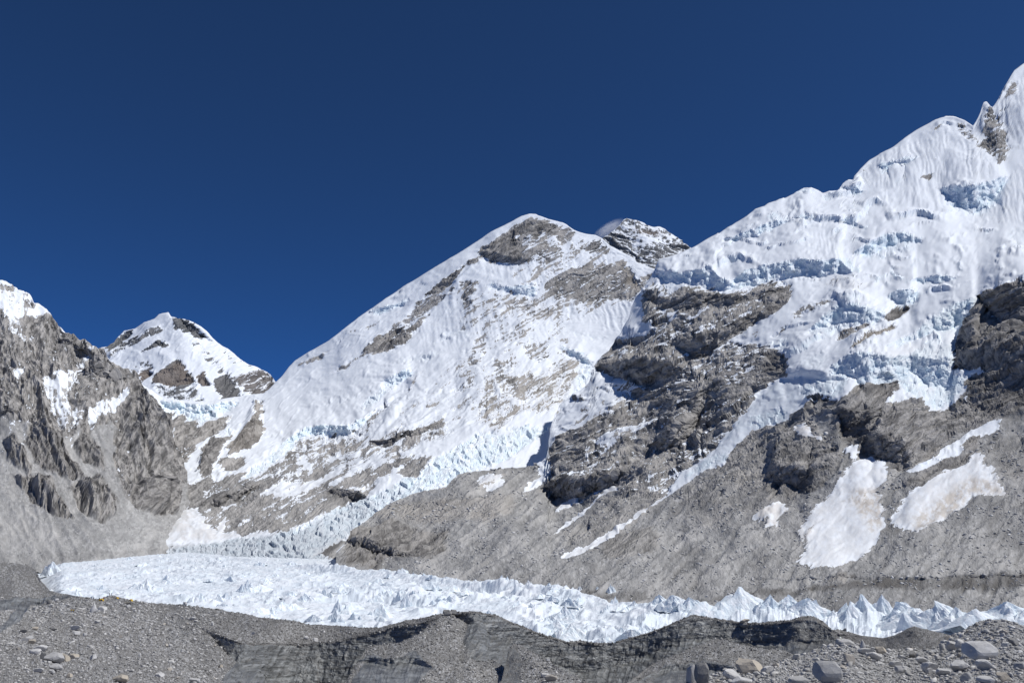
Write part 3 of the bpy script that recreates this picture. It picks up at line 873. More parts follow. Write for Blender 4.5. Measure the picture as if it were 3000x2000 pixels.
al(zA((850, 820), (1040, 880), (1000, 980), (900, 960)), 10, tint=0.36)
al(W((-300, 1180), (0, 1200), (40, 1230), (70, 1300), (100, 1350), (0, 1360), (-300, 1340)), 12, talus=0.75, tint=0.55)
al(zA((0, 1290), (150, 1270), (200, 1400), (260, 1500), (200, 1580), (0, 1580)), 9, talus=0.9, tint=0.52)
al(zA((700, 1330), (850, 1250), (900, 1300), (860, 1420), (800, 1500), (720, 1400)), 7, talus=0.9, tint=0.52)
al(zA((460, 1400), (520, 1400), (650, 1580), (560, 1580), (470, 1430)), 5, talus=0.95)
al(zA((560, 1380), (600, 1300), (620, 1350), (575, 1450), (640, 1568), (600, 1600), (540, 1530), (470, 1400)), 6, talus=0.95, tint=0.55)
al(zA((800, 1500), (850, 1400), (900, 1440), (850, 1570), (880, 1640), (800, 1640)), 6, talus=0.95, tint=0.55)
al(zA((180, 1270), (240, 1260), (190, 1430), (120, 1410), (60, 1400), (60, 1300)), 8, talus=0.95, tint=0.55)
al(W((-300, 1400), (0, 1385), (60, 1420), (130, 1480), (210, 1512), (240, 1470), (300, 1525), (340, 1490), (380, 1475), (450, 1515), (560, 1400), (640, 1400), (640, 1720), (-300, 1720)), 6, talus=1.0, rock=1.0, tint=0.60)
al(zP((0, 290), (250, 300), (480, 420), (520, 520), (300, 560), (0, 560)), 20, tint=0.78)
al(W((-300, 1615), (200, 1612), (450, 1600), (640, 1590), (640, 1720), (-300, 1720)), 10, tint=0.42)
al(W((-300, 1345), (60, 1335), (100, 1345), (160, 1370), (200, 1330), (262, 1262), (300, 1240), (335, 1262), (330, 1330), (345, 1400), (380, 1475), (450, 1500), (560, 1420), (620, 1420), (620, 1720), (-300, 1720)), 6, talus=1.0, rock=1.0, tint=0.57)
al(W((-300, 1615), (200, 1612), (450, 1600), (640, 1590), (640, 1720), (-300, 1720)), 10, tint=0.42)
al(zP((0, 290), (250, 300), (480, 420), (520, 520), (300, 560), (0, 560)), 20, tint=0.72)
# dark spurs
SPURS = [
    (zA((250, 1255), (300, 1290), (370, 1325), (470, 1400), (540, 1530), (600, 1600), (640, 1720), (520, 1700), (300, 1610), (190, 1430)), 0.30),
    (zA((655, 1180), (668, 1290), (690, 1380), (740, 1420), (800, 1540), (800, 1650), (640, 1580), (575, 1450), (620, 1350)), 0.34),
    (zA((25, 1405), (120, 1408), (180, 1500), (240, 1600), (240, 1690), (60, 1560)), 0.34),
    (zA((1030, 940), (1090, 1050), (1200, 1090), (1240, 1180), (1340, 1400), (1350, 1600), (1100, 1600), (1000, 1450), (900, 1510), (850, 1570), (900, 1440), (1000, 1250), (950, 1150), (990, 1060)), 0.42),
    (zP((100, -20), (400, -20), (440, 130), (570, 300), (420, 290), (250, 190)), 0.36),
    (zP((530, 60), (760, -20), (890, 160), (880, 270), (800, 355), (630, 265)), 0.42),
    (zP((950, 30), (1150, -40), (1380, 0), (1360, 260), (1180, 290), (1060, 200)), 0.38),
]
for pts, tt in SPURS:
    al(pts, 4, rock=0.97, talus=0.0, tint=tt)
for pts, soft, v in PL:
    cL.paint(pts, soft=soft, **v)
for pts, tt in SPURS:
    cL.paint(pts, soft=4, bulge=(1.0, 30))
cL.paint(zA((590, 900), (700, 750), (860, 820), (1000, 900), (960, 1000), (820, 1050), (700, 1150), (640, 1170), (580, 1020)), soft=8, bulge=(0.5, 34))
cL.paint(zA((0, 560), (300, 640), (330, 900), (200, 1250), (0, 1250)), soft=8, bulge=(0.25, 40))
topL = zA((-560, 40), (-200, 120), (0, 180), (50, 190), (135, 240), (140, 255), (230, 280), (250, 310), (265, 345), (310, 360), (345, 400), (385, 430), (430, 490), (450, 530), (500, 590), (570, 605), (600, 635), (640, 640), (700, 670),
          (740, 695), (790, 710), (805, 750), (830, 790), (880, 820), (960, 860), (1040, 885), (1060, 920), (1080, 980), (1090, 1040), (1150, 1060), (1200, 1085), (1230, 1130), (1245, 1190), (1290, 1290), (1340, 1400), (1380, 1500), (1400, 1570)) + W((548, 1400), (556, 1470), (575, 1560), (600, 1640))
clL = [(W((-200, 1180, 5), (-50, 1190, 40), (60, 1200, 8)), 'rock'),
       (W((160, 985, 3), (200, 1000, 24), (260, 1020, 24), (300, 1040, 4)), 'rock'),
       (W((225, 1070, 3), (260, 1068, 40), (330, 1075, 46), (372, 1110, 8)), 'rock')]
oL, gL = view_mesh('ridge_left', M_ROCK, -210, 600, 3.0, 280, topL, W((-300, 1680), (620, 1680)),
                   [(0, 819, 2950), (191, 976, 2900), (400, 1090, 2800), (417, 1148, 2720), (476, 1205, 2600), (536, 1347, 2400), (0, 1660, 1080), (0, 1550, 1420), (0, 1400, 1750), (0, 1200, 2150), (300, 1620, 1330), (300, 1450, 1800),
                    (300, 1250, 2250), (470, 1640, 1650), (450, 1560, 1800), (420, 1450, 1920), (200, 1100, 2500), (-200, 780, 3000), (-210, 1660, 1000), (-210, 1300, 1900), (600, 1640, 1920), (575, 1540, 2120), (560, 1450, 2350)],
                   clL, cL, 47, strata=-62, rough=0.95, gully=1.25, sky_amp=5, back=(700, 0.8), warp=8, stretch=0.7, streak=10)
tag(oL, 'steep grey-brown rock ridge with gullies and pale scree, left edge of the picture', kind='structure')

# the big ice-hung slope on the right
cN = Canvas(940, 120, 3360, 1960, rock=0.03)
PN = []
an = lambda pts, soft=6, **v: PN.append((pts, soft, v))
an(W((900, 1720), (998, 1600), (1040, 1540), (1136, 1470), (1212, 1430), (1327, 1400), (1365, 1370), (1560, 1340), (1600, 1440), (1700, 1460), (1800, 1420), (1960, 1430), (2100, 1330), (2200, 1250), (2400, 1180), (2600, 1180), (2800, 1230), (3000, 1200), (3400, 1120), (3400, 1990), (900, 1990)), 10, rock=1.0, talus=0.95, tint=0.5)
# rock face
an(zC((1060, 600), (1220, 670), (1340, 615), (1500, 645), (1660, 685), (1800, 645), (2000, 585), (2140, 610), (2120, 700), (2030, 800), (1950, 860), (1840, 910), (1780, 960), (1700, 1000), (1560, 1060), (1700, 1050), (1850, 1060), (1960, 1060), (2050, 1130), (2110, 1180), (2090, 1250), (1990, 1340), (1870, 1480), (1800, 1600),
      (300, 1600), (500, 1450), (620, 1330), (640, 1200), (790, 1020), (840, 1030), (1000, 990), (1100, 970), (1000, 900), (1000, 720)), 7, rock=0.76, talus=0.0, tint=0.46)
an(zG((540, 560), (620, 440), (850, 100), (1300, -60), (1900, -20), (2330, -20), (2200, 160), (2060, 280), (1900, 480), (1700, 650), (1540, 750), (1460, 890), (1400, 930), (1200, 960), (1040, 870), (920, 865), (620, 975), (505, 925), (475, 850), (550, 760)), 7, rock=0.80, talus=0.0, tint=0.48)
an(zC((1500, 1150), (1800, 1100), (2050, 1160), (1950, 1300), (1700, 1400), (1500, 1420)), 14, tint=0.54)
an(zC((1330, 610), (1480, 640), (1420, 700), (1350, 680)), 6, tint=0.3)
# snow on the rock face
an(zC((1060, 600), (1030, 680), (1000, 720), (990, 900), (1100, 970), (1000, 1010), (840, 1030), (850, 960), (900, 860), (940, 760), (1000, 670)), 5, rock=0.06)
an(zC((1010, 640), (1120, 620), (1180, 680), (1080, 740), (1000, 740)), 6, rock=0.6)
an(zC((1600, 790), (1750, 690), (1950, 660), (1990, 680), (1800, 765), (1650, 805)), 5, rock=0.16)
an(zC((1200, 870), (1280, 850), (1360, 890), (1230, 930)), 5, rock=0.35)
an(zC((1100, 870), (1250, 760), (1520, 690), (1560, 720), (1340, 780), (1200, 860)), 6, rock=0.55)
an(zC((2010, 830), (1960, 880), (1800, 980), (1690, 1020), (1560, 1065), (1850, 1055), (1960, 1000)), 6, rock=0.32)
an(zC((640, 1210), (700, 1290), (830, 1240), (1000, 1270), (1160, 1215), (1200, 1260), (1000, 1330), (900, 1430), (760, 1600), (340, 1600), (500, 1450), (620, 1330)), 7, rock=0.3)
an(zC((1560, 1060), (1700, 1060), (1850, 1070), (1600, 1160), (1500, 1200), (1400, 1180)), 6, rock=0.6)
an(zG((560, 340), (640, 250), (850, 110), (1000, 60), (1010, 160), (900, 330), (760, 410), (590, 450)), 8, rock=0.36)
an(zG((1040, 190), (1120, 120), (1180, 150), (1160, 220), (1060, 260)), 5, rock=0.55)
an(zG((1180, 220), (1310, 120), (1310, 170), (1220, 280), (1180, 280)), 5, rock=0.62)
an(zG((880, 540), (1120, 400), (1340, 330), (1350, 365), (1150, 470), (1000, 570)), 6, rock=0.46)
an(zG((800, 660), (900, 590), (920, 600), (830, 680)), 5, rock=0.5, tint=0.6)
an(zG((600, 640), (720, 580), (820, 600), (760, 690), (640, 680)), 8, tint=0.64)
# patches on the lower left of the scree
an(zG((590, 1055), (650, 980), (920, 850), (935, 885), (760, 965), (690, 1000)), 4, rock=0.1, talus=0.0, tint=0.68)
an(zG((575, 1210), (740, 1080), (860, 1000), (1030, 835), (1045, 875), (900, 970), (740, 1115)), 4, rock=0.15, talus=0.1, tint=0.72)
an(zG((355, 885), (400, 810), (500, 780), (545, 720), (560, 720), (520, 800), (440, 855)), 3, rock=0.0, talus=0.0)
an(zG((860, 1140), (900, 1080), (1010, 1050), (960, 1120), (900, 1200), (865, 1200)), 4, rock=1.0, talus=0.0, tint=0.25)
an(zG((930, 950), (1130, 900), (1460, 900), (1300, 1010), (1150, 1090), (1000, 1050)), 8, rock=1.0, talus=0.2, tint=0.50)
an(zG((0, 930), (200, 880), (330, 960), (250, 1060), (0, 1120)), 12, talus=0.5, tint=0.66)
an(zG((0, 740), (160, 730), (400, 680), (480, 690), (440, 780), (220, 900), (0, 860)), 8, rock=0.95, talus=0.9, tint=0.5)
an(zG((0, 760), (60, 740), (200, 760), (180, 850), (0, 870)), 6, rock=0.5, ice=0.2, talus=0.4, tint=0.7)
an(zG((960, 1270), (1110, 1250), (1130, 1320), (1050, 1400), (950, 1360)), 4, rock=1.0, talus=0.0, tint=0.25)
an(zG((1170, 1180), (1330, 1170), (1310, 1250), (1190, 1260)), 4, rock=1.0, talus=0.0, tint=0.28)
an(zG((1240, 1310), (1340, 1300), (1320, 1360), (1250, 1360)), 4, rock=1.0, talus=0.0, tint=0.3)
an(zG((1120, 1290), (1170, 1210), (1230, 1270), (1400, 1240), (1380, 1350), (1200, 1380), (1060, 1450)), 8, rock=0.9, talus=0.7, tint=0.6)
# dark toe at the left end
an(zH((1060, 1250), (1120, 1190), (1250, 1160), (1400, 1120), (1650, 1160), (1860, 1190), (1840, 1330), (1720, 1400), (1400, 1400), (1330, 1480), (1060, 1450)), 9, rock=1.0, talus=0.0, tint=0.36)
an(zH((1250, 1080), (1500, 970), (1900, 930), (2230, 940), (2250, 1050), (2000, 1100), (1700, 1130), (1400, 1110)), 12, rock=1.0, talus=0.4, tint=0.62)
# rocks below the ice on the right
an(zF((680, 200), (800, 180), (930, 190), (1030, 110), (1210, 0), (1370, 0), (1400, 100), (1300, 210), (1550, 190), (1640, 260), (1740, 260), (1900, 130), (1920, 200), (2120, 340), (2000, 400), (1880, 420), (1720, 500), (1640, 640), (1450, 720), (1300, 710), (1100, 620), (1000, 510), (930, 400), (880, 320), (700, 330), (850, 500), (960, 600), (900, 720), (800, 850), (560, 930), (420, 950), (330, 850), (350, 700), (450, 500), (440, 400), (570, 330)), 7, rock=1.0, talus=0.1, tint=0.48)
an(zF((100, 560), (260, 430), (440, 400), (450, 500), (350, 700), (330, 860), (100, 800), (0, 760), (0, 700)), 8, rock=1.0, talus=0.25, tint=0.5)
an(zF((940, 280), (1190, 240), (1160, 420), (1080, 500), (1000, 500), (930, 400)), 6, tint=0.28)
an(zF((1110, 470), (1260, 440), (1460, 560), (1430, 700), (1250, 700), (1100, 620)), 8, tint=0.36)
an(zF((420, 790), (620, 760), (800, 780), (640, 900), (520, 930), (420, 930)), 7, tint=0.32)
an(zF((480, 560), (620, 540), (760, 620), (620, 700), (480, 680)), 8, tint=0.40)
an(zF((1230, 10), (1370, 0), (1400, 110), (1290, 220), (1220, 200)), 4, tint=0.3)
an(zF((1900, 0), (3200, -200), (3200, 180), (2352, 270), (2130, 340), (1920, 200)), 8, rock=1.0, talus=0.0, tint=0.30)
an(zF((2050, 560), (2200, 500), (2700, 380), (2700, 800), (2200, 760)), 14, rock=1.0, talus=0.5, tint=0.5)
an(zG((640, 1180), (860, 1060), (1150, 930), (1460, 920), (1300, 1060), (1000, 1220), (700, 1330)), 14, rock=1.0, talus=0.45, tint=0.5)
an(zG((1480, 900), (1700, 760), (1950, 680), (2200, 760), (2180, 900), (1900, 980), (1600, 1000)), 16, rock=1.0, talus=0.4, tint=0.52)
an(zG((1560, 1050), (1800, 960), (2000, 1000), (1960, 1150), (1700, 1180)), 16, talus=0.7, tint=0.62)
an(zF((0, 820), (330, 860), (420, 960), (300, 1080), (0, 1050)), 14, rock=1.0, talus=0.5, tint=0.5)
an(zF((1290, 720), (1420, 740), (1380, 860), (1300, 1000), (1240, 960), (1215, 870)), 8, tint=0.36)
an(zF((2100, 1000), (2352, 900), (2700, 900), (2700, 1300), (2300, 1350), (2000, 1250)), 30, talus=0.8, tint=0.44)
an(zR((1650, 200), (1800, 150), (2050, 160), (2150, 230), (2050, 360), (1800, 430), (1620, 400)), 12, rock=1.0, talus=0.3, tint=0.42)
# avalanche snow on the scree
AVAL = zF((1080, 620), (1160, 618), (1290, 705), (1295, 790), (1215, 870), (1245, 960), (1275, 1130), (1235, 1230), (1100, 1385), (950, 1455), (750, 1472), (615, 1420), (700, 1290), (635, 1200), (720, 1050), (860, 920), (980, 760))
an(AVAL, 13, rock=0.16, talus=0.0, tint=0.66, smooth=1.0)
an(zF((960, 560), (1080, 540), (1090, 620), (1060, 640), (1000, 590)), 4, rock=0.1, talus=0, tint=0.55)
an(zF((1050, 880), (1220, 860), (1250, 960), (1275, 1150), (1200, 1200), (1100, 1040), (980, 950)), 12, tint=0.98, rock=0.3)
an(zF((860, 930), (900, 950), (740, 1160), (660, 1230), (640, 1200), (760, 1060)), 6, tint=0.72)
an(zF((700, 1180), (760, 1130), (690, 1290), (650, 1250)), 4, rock=0.8, talus=0.8)
AVAL2 = zF((2000, 585), (2060, 680), (2200, 885), (2160, 900), (1940, 860), (1900, 960), (1700, 1060), (1540, 1195), (1335, 1140), (1390, 1020), (1500, 880), (1800, 700), (1880, 690))
an(AVAL2, 14, rock=0.18, talus=0.0, tint=0.68, smooth=1.0)
an(zF((1750, 900), (1950, 780), (2100, 800), (2200, 890), (1940, 900), (1880, 1010), (1540, 1195), (1500, 1110)), 14, tint=0.98, rock=0.32)
an(zF((2170, 350), (2150, 425), (2000, 510), (1880, 590), (1740, 665), (1560, 735), (1440, 742), (1640, 640), (1830, 500), (1950, 405)), 4, rock=0.05, talus=0.0, tint=0.5)
an(zF((1880, 520), (1950, 480), (2040, 480), (1960, 580), (1880, 560)), 5, rock=0.95, talus=0.3, tint=0.62)
an(zF((1560, 740), (1800, 610), (1930, 600), (1900, 680), (1700, 740), (1560, 850), (1380, 860)), 5, rock=1.0, talus=0.1, tint=0.35)
an(zF((1820, 1080), (1860, 1060), (1870, 1240), (1800, 1420), (1760, 1400), (1840, 1240)), 10, tint=0.66)
an(zF((610, 390), (700, 400), (735, 440), (810, 495), (620, 485)), 4, rock=0.1, talus=0.2, tint=0.8)
an(zF((270, 1085), (410, 1000), (470, 970), (550, 1030), (465, 1080), (475, 1160), (395, 1160), (380, 1105)), 4, rock=0.15, talus=0.3, tint=0.86)
# the ice tongue
an(zG((2380, 20), (2300, 20), (2190, 110), (2060, 280), (1900, 475), (1700, 655), (1540, 765), (1468, 840), (1458, 905), (1560, 845), (1700, 745), (1900, 665), (1945, 560), (2100, 425), (2250, 372), (2380, 330)), 4, rock=0.0, talus=0.0, ice=0.45, smooth=0.6)
an(zF((370, 130), (500, 20), (700, -20), (990, -20), (995, 110), (880, 190), (780, 130), (680, 170), (655, 250), (560, 300), (440, 372), (380, 385), (260, 420), (110, 540), (60, 650), (0, 700), (0, 520), (140, 380), (220, 280)), 4, rock=0.0, talus=0.0, ice=0.5, smooth=0.5)
an(zG((2110, 330), (2352, 250), (2352, 340), (2250, 375), (2090, 400)), 5, ice=0.95, tint=0.42)
an(zG((1580, 780), (1750, 640), (1900, 600), (1930, 640), (1700, 740)), 5, ice=0.9, tint=0.44)
an(zG((1460, 895), (1310, 1000), (1180, 1100), (960, 1230), (630, 1395), (640, 1410), (800, 1355), (1000, 1235), (1200, 1110), (1465, 915)), 4, rock=0.3, talus=0.2, tint=0.7)
# rock showing through the snow above
an(zE((740, 1305), (980, 1150), (1165, 1065), (1155, 1130), (960, 1215), (800, 1315)), 4, rock=0.86, tint=0.72)
an(zE((620, 1160), (900, 1085), (1070, 1055), (900, 1145), (640, 1235)), 4, rock=0.8, tint=0.5)
an(zE((1050, 1020), (1190, 930), (1290, 915), (1235, 1015), (1120, 1045)), 4, rock=0.97, tint=0.2)
an(zE((200, 980), (400, 900), (650, 845), (560, 920), (340, 1025), (220, 1045)), 5, rock=0.62)
an(zE((-30, 850), (200, 725), (225, 800), (130, 935), (40, 1010), (-30, 1010)), 5, rock=0.86, tint=0.4)
an(zE((540, 720), (640, 640), (850, 680), (1010, 720), (700, 815)), 8, rock=0.38, tint=0.6)
an(zE((250, 690), (420, 680), (480, 720), (320, 700)), 4, rock=0.5)
an(zE((-10, 1400), (80, 1335), (175, 1450), (160, 1580), (-40, 1580)), 5, rock=0.97, tint=0.25)
an(zE((20, 1200), (150, 1095), (180, 1110), (60, 1205)), 3, rock=0.8)
an(zE((1000, 1580), (1080, 1510), (1180, 1580)), 4, rock=0.95, tint=0.25)
an(zF((700, 180), (780, 135), (870, 185), (800, 195)), 4, rock=0.9, tint=0.25, ice=0, talus=0)
# bluff
an(zE((1915, 815), (2100, 760), (2352, 690), (2900, 520), (3400, 400), (3400, 1600), (1700, 1510), (1690, 1480), (1745, 1200), (1880, 950)), 6, rock=1.0, ice=0.0, tint=0.38)
an(zE((1930, 830), (2352, 690), (2900, 520), (2900, 640), (2352, 830), (2000, 880)), 8, tint=0.52)
an(zE((2050, 1060), (2352, 980), (2700, 900), (2700, 1010), (2352, 1080), (2080, 1130)), 8, rock=0.8)
an(zE((2100, 1380), (2352, 1300), (2900, 1300), (2900, 1700), (2150, 1600)), 14, tint=0.46)
# upper summits: rock and flutings
an(zD((2030, 500), (2080, 555), (2150, 680), (2200, 800), (2225, 880), (2140, 1060), (2040, 960), (1985, 760), (2010, 600)), 4, rock=0.74, tint=0.52)
an(zD((2225, 290), (2285, 300), (2275, 420), (2195, 445)), 4, rock=0.64)
an(zD((1740, 640), (1885, 690), (1925, 855), (1850, 860), (1745, 735)), 5, rock=0.56)
an(zD((1925, 865), (2000, 815), (2045, 960), (1960, 905)), 4, rock=0.84, tint=0.45)
an(zD((1380, 1190), (1525, 1145), (1490, 1205)), 3, rock=0.8, tint=0.35)
an(zD((1540, 720), (1605, 665), (1590, 720), (1530, 750)), 3, rock=0.8, tint=0.35)
an(zD((1790, 1025), (1960, 975), (1850, 1040)), 3, rock=0.62)
an(zD((1510, 1040), (1570, 1020), (1530, 1060)), 3, rock=0.7)
an(zD((840, 1100), (920, 1040), (900, 1100), (830, 1130)), 3, rock=0.55)
an(zD((680, 1210), (740, 1180), (720, 1220)), 3, rock=0.6)
an(zD((2120, 540), (2190, 545), (2150, 570)), 3, rock=0.7)
for pts in [zD((1040, 960), (1500, 780), (1620, 750), (2180, 1100), (1600, 1250), (1600, 1500), (1340, 1450), (1150, 1250), (850, 1260), (840, 1130)),
            zD((2050, 540), (2352, 200), (2700, 100), (2700, 900), (2352, 820), (2200, 800)), zD((1900, 650), (1990, 480), (2020, 600), (1980, 720)), zD((2100, 1150), (2352, 1050), (2700, 1000), (2700, 1568), (2000, 1568), (2150, 1300))]:
    an(pts, 12, flute=1.0)
an(zE((350, 260), (520, 230), (760, 440), (640, 500), (420, 500)), 12, flute=0.8)
# blue ice of the upper slope
for pts, v in [(zD((1585, 1275), (1750, 1250), (1950, 1222), (2150, 1160), (2210, 1200), (2100, 1430), (1950, 1535), (1830, 1535), (1640, 1425), (1578, 1345)), 0.55),
               (zD((680, 1245), (875, 1290), (850, 1335), (740, 1335)), 0.7), (zD((1180, 1060), (1250, 1005), (1360, 1030), (1260, 1112)), 0.8), (zD((1035, 1060), (1150, 1035), (1110, 1150), (1030, 1135)), 0.8),
               (zD((480, 1320), (610, 1305), (545, 1385)), 0.8), (zD((650, 1420), (800, 1400), (930, 1480), (800, 1505)), 0.45), (zD((0, 1490), (100, 1480), (200, 1568), (0, 1568)), 0.7), (zD((1140, 1200), (1260, 1200), (1200, 1275)), 0.5),
               (zE((0, 60), (80, 80), (190, 130), (180, 160), (60, 150), (0, 150)), 0.7), (zE((640, -20), (930, 60), (830, 95), (700, 40)), 0.4), (zE((710, 140), (800, 160), (890, 230), (800, 220)), 0.5),
               (zE((780, 440), (900, 350), (1150, 255), (1330, 300), (1340, 440), (1150, 480), (980, 520), (800, 470)), 0.55), (zE((680, 480), (790, 500), (860, 620), (700, 610)), 0.8), (zE((1300, 540), (1330, 470), (1480, 500), (1460, 560), (1300, 570)), 0.5),
               (zE((2130, 290), (2230, 220), (2700, 100), (2700, 400), (2300, 370)), 0.5), (zE((1020, 640), (1110, 640), (1130, 700), (1030, 690)), 0.6), (zE((1700, 880), (1900, 850), (1880, 960), (1740, 1200), (1640, 1190), (1500, 1040)), 0.6),
               (zE((360, 1150), (600, 930), (750, 900), (1010, 940), (1050, 1020), (900, 1090), (640, 1160), (550, 1200), (380, 1200)), 0.6), (zE((1110, 830), (1200, 765), (1340, 770), (1380, 860), (1290, 930), (1180, 940)), 0.75),
               (zE((1090, 1300), (1350, 1170), (1520, 1040), (1740, 1060), (1700, 1180), (1550, 1190), (1350, 1240), (1200, 1310)), 0.6), (zE((0, 1250), (180, 1210), (200, 1420), (100, 1330), (0, 1320)), 0.6),
               (zE((560, 1500), (700, 1380), (860, 1340), (960, 1400), (1250, 1390), (1500, 1240), (1740, 1270), (1690, 1480), (1780, 1580), (560, 1580)), 0.6), (zE((300, 1430), (500, 1320), (540, 1460), (420, 1560), (300, 1540)), 0.45),
               (zF((1400, 100), (1380, 0), (1900, 0), (1910, 80), (1740, 250), (1660, 260), (1550, 190), (1480, 170)), 0.75), (zF((640, 60), (990, 0), (990, 110), (880, 180), (760, 120), (680, 170)), 0.8)]:
    an(pts, 5, ice=v, rock=0.02, talus=0.0)
an(zE((960, 1340), (1300, 1280), (1700, 1290), (1600, 1480), (1250, 1520), (980, 1400)), 14, tint=0.6)
an(zF((1450, 60), (1800, 80), (1740, 200), (1560, 180)), 10, tint=0.58)
# dark old moraine in front of the slope
an(zT((-1100, 560), (-500, 480), (0, 465), (600, 385), (1200, 365), (1450, 335), (1800, 315), (2800, 350), (2800, 480), (2352, 480), (1500, 510), (600, 490), (0, 520), (-700, 580), (-1400, 640), (-1400, 600)), 8, tint=0.08, talus=0.95, rock=1.0)
an(zT((60, 440), (250, 320), (330, 330), (330, 440), (200, 430)), 5, rock=1.0, talus=0.3, tint=0.66)
an(zT((360, 345), (440, 335), (430, 375), (370, 375)), 2, rock=1.0, tint=0.1)
an(zR((1380, 700), (1600, 730), (2000, 740), (2100, 800), (1900, 830), (1600, 780)), 6, tint=0.1, talus=0.95, rock=1.0)
for pts, soft, v in PN:
    cN.paint(pts, soft=soft, **v)
cN.paint(AVAL, soft=4, bulge=(0.12, 30))
cN.paint(AVAL2, soft=4, bulge=(0.12, 30))
cN.paint(zD((2070, 560), (2352, 180), (2700, 100), (2700, 900), (2300, 850)), soft=4, bulge=(0.35, 90))
cN.paint(zD((1900, 680), (1990, 470), (2080, 560), (2230, 880), (2140, 1060), (2000, 800)), soft=4, bulge=(0.6, 26))
cN.paint(zD((700, 1300), (1000, 960), (1550, 640), (1850, 700), (2180, 1110), (1600, 1250), (1500, 1500), (1200, 1400)), soft=6, bulge=(0.22, 90))
cN.paint(zE((1880, 850), (2352, 690), (3400, 400), (3400, 1600), (1700, 1510), (1745, 1200)), soft=4, bulge=(0.45, 60))
cN.paint(zC((1500, 1060), (1960, 1060), (2110, 1180), (1990, 1340), (1600, 1600), (1300, 1600), (1560, 1300)), soft=4, bulge=(0.35, 40))
cN.paint(zC((1000, 700), (1500, 640), (2140, 600), (2030, 800), (1560, 1060), (1200, 1250), (820, 1240), (1000, 990)), soft=4, bulge=(0.3, 46))
cN.paint(zG((560, 560), (900, 420), (1440, 310), (1240, 620), (1040, 860), (620, 975), (490, 880)), soft=4, bulge=(0.4, 40))
cN.paint(zG((1440, 320), (1900, 0), (2300, 0), (1900, 470), (1540, 750), (1200, 950), (1060, 870), (1300, 640)), soft=4, bulge=(0.3, 40))
cN.paint(zH((1060, 1250), (1250, 1150), (1860, 1190), (1720, 1400), (1330, 1480), (1060, 1450)), soft=4, bulge=(0.25, 40))
cN.paint(zF((440, 400), (700, 340), (960, 600), (800, 850), (420, 950), (330, 850)), soft=4, bulge=(0.45, 34))
cN.paint(zF((1100, 600), (1300, 220), (1640, 260), (2120, 340), (1720, 500), (1450, 720), (1300, 710)), soft=4, bulge=(0.45, 36))
cN.paint(zG((1900, 480), (2060, 280), (2300, 20), (2380, 200), (1940, 560), (1700, 700)), soft=4, bulge=(0.3, 14))
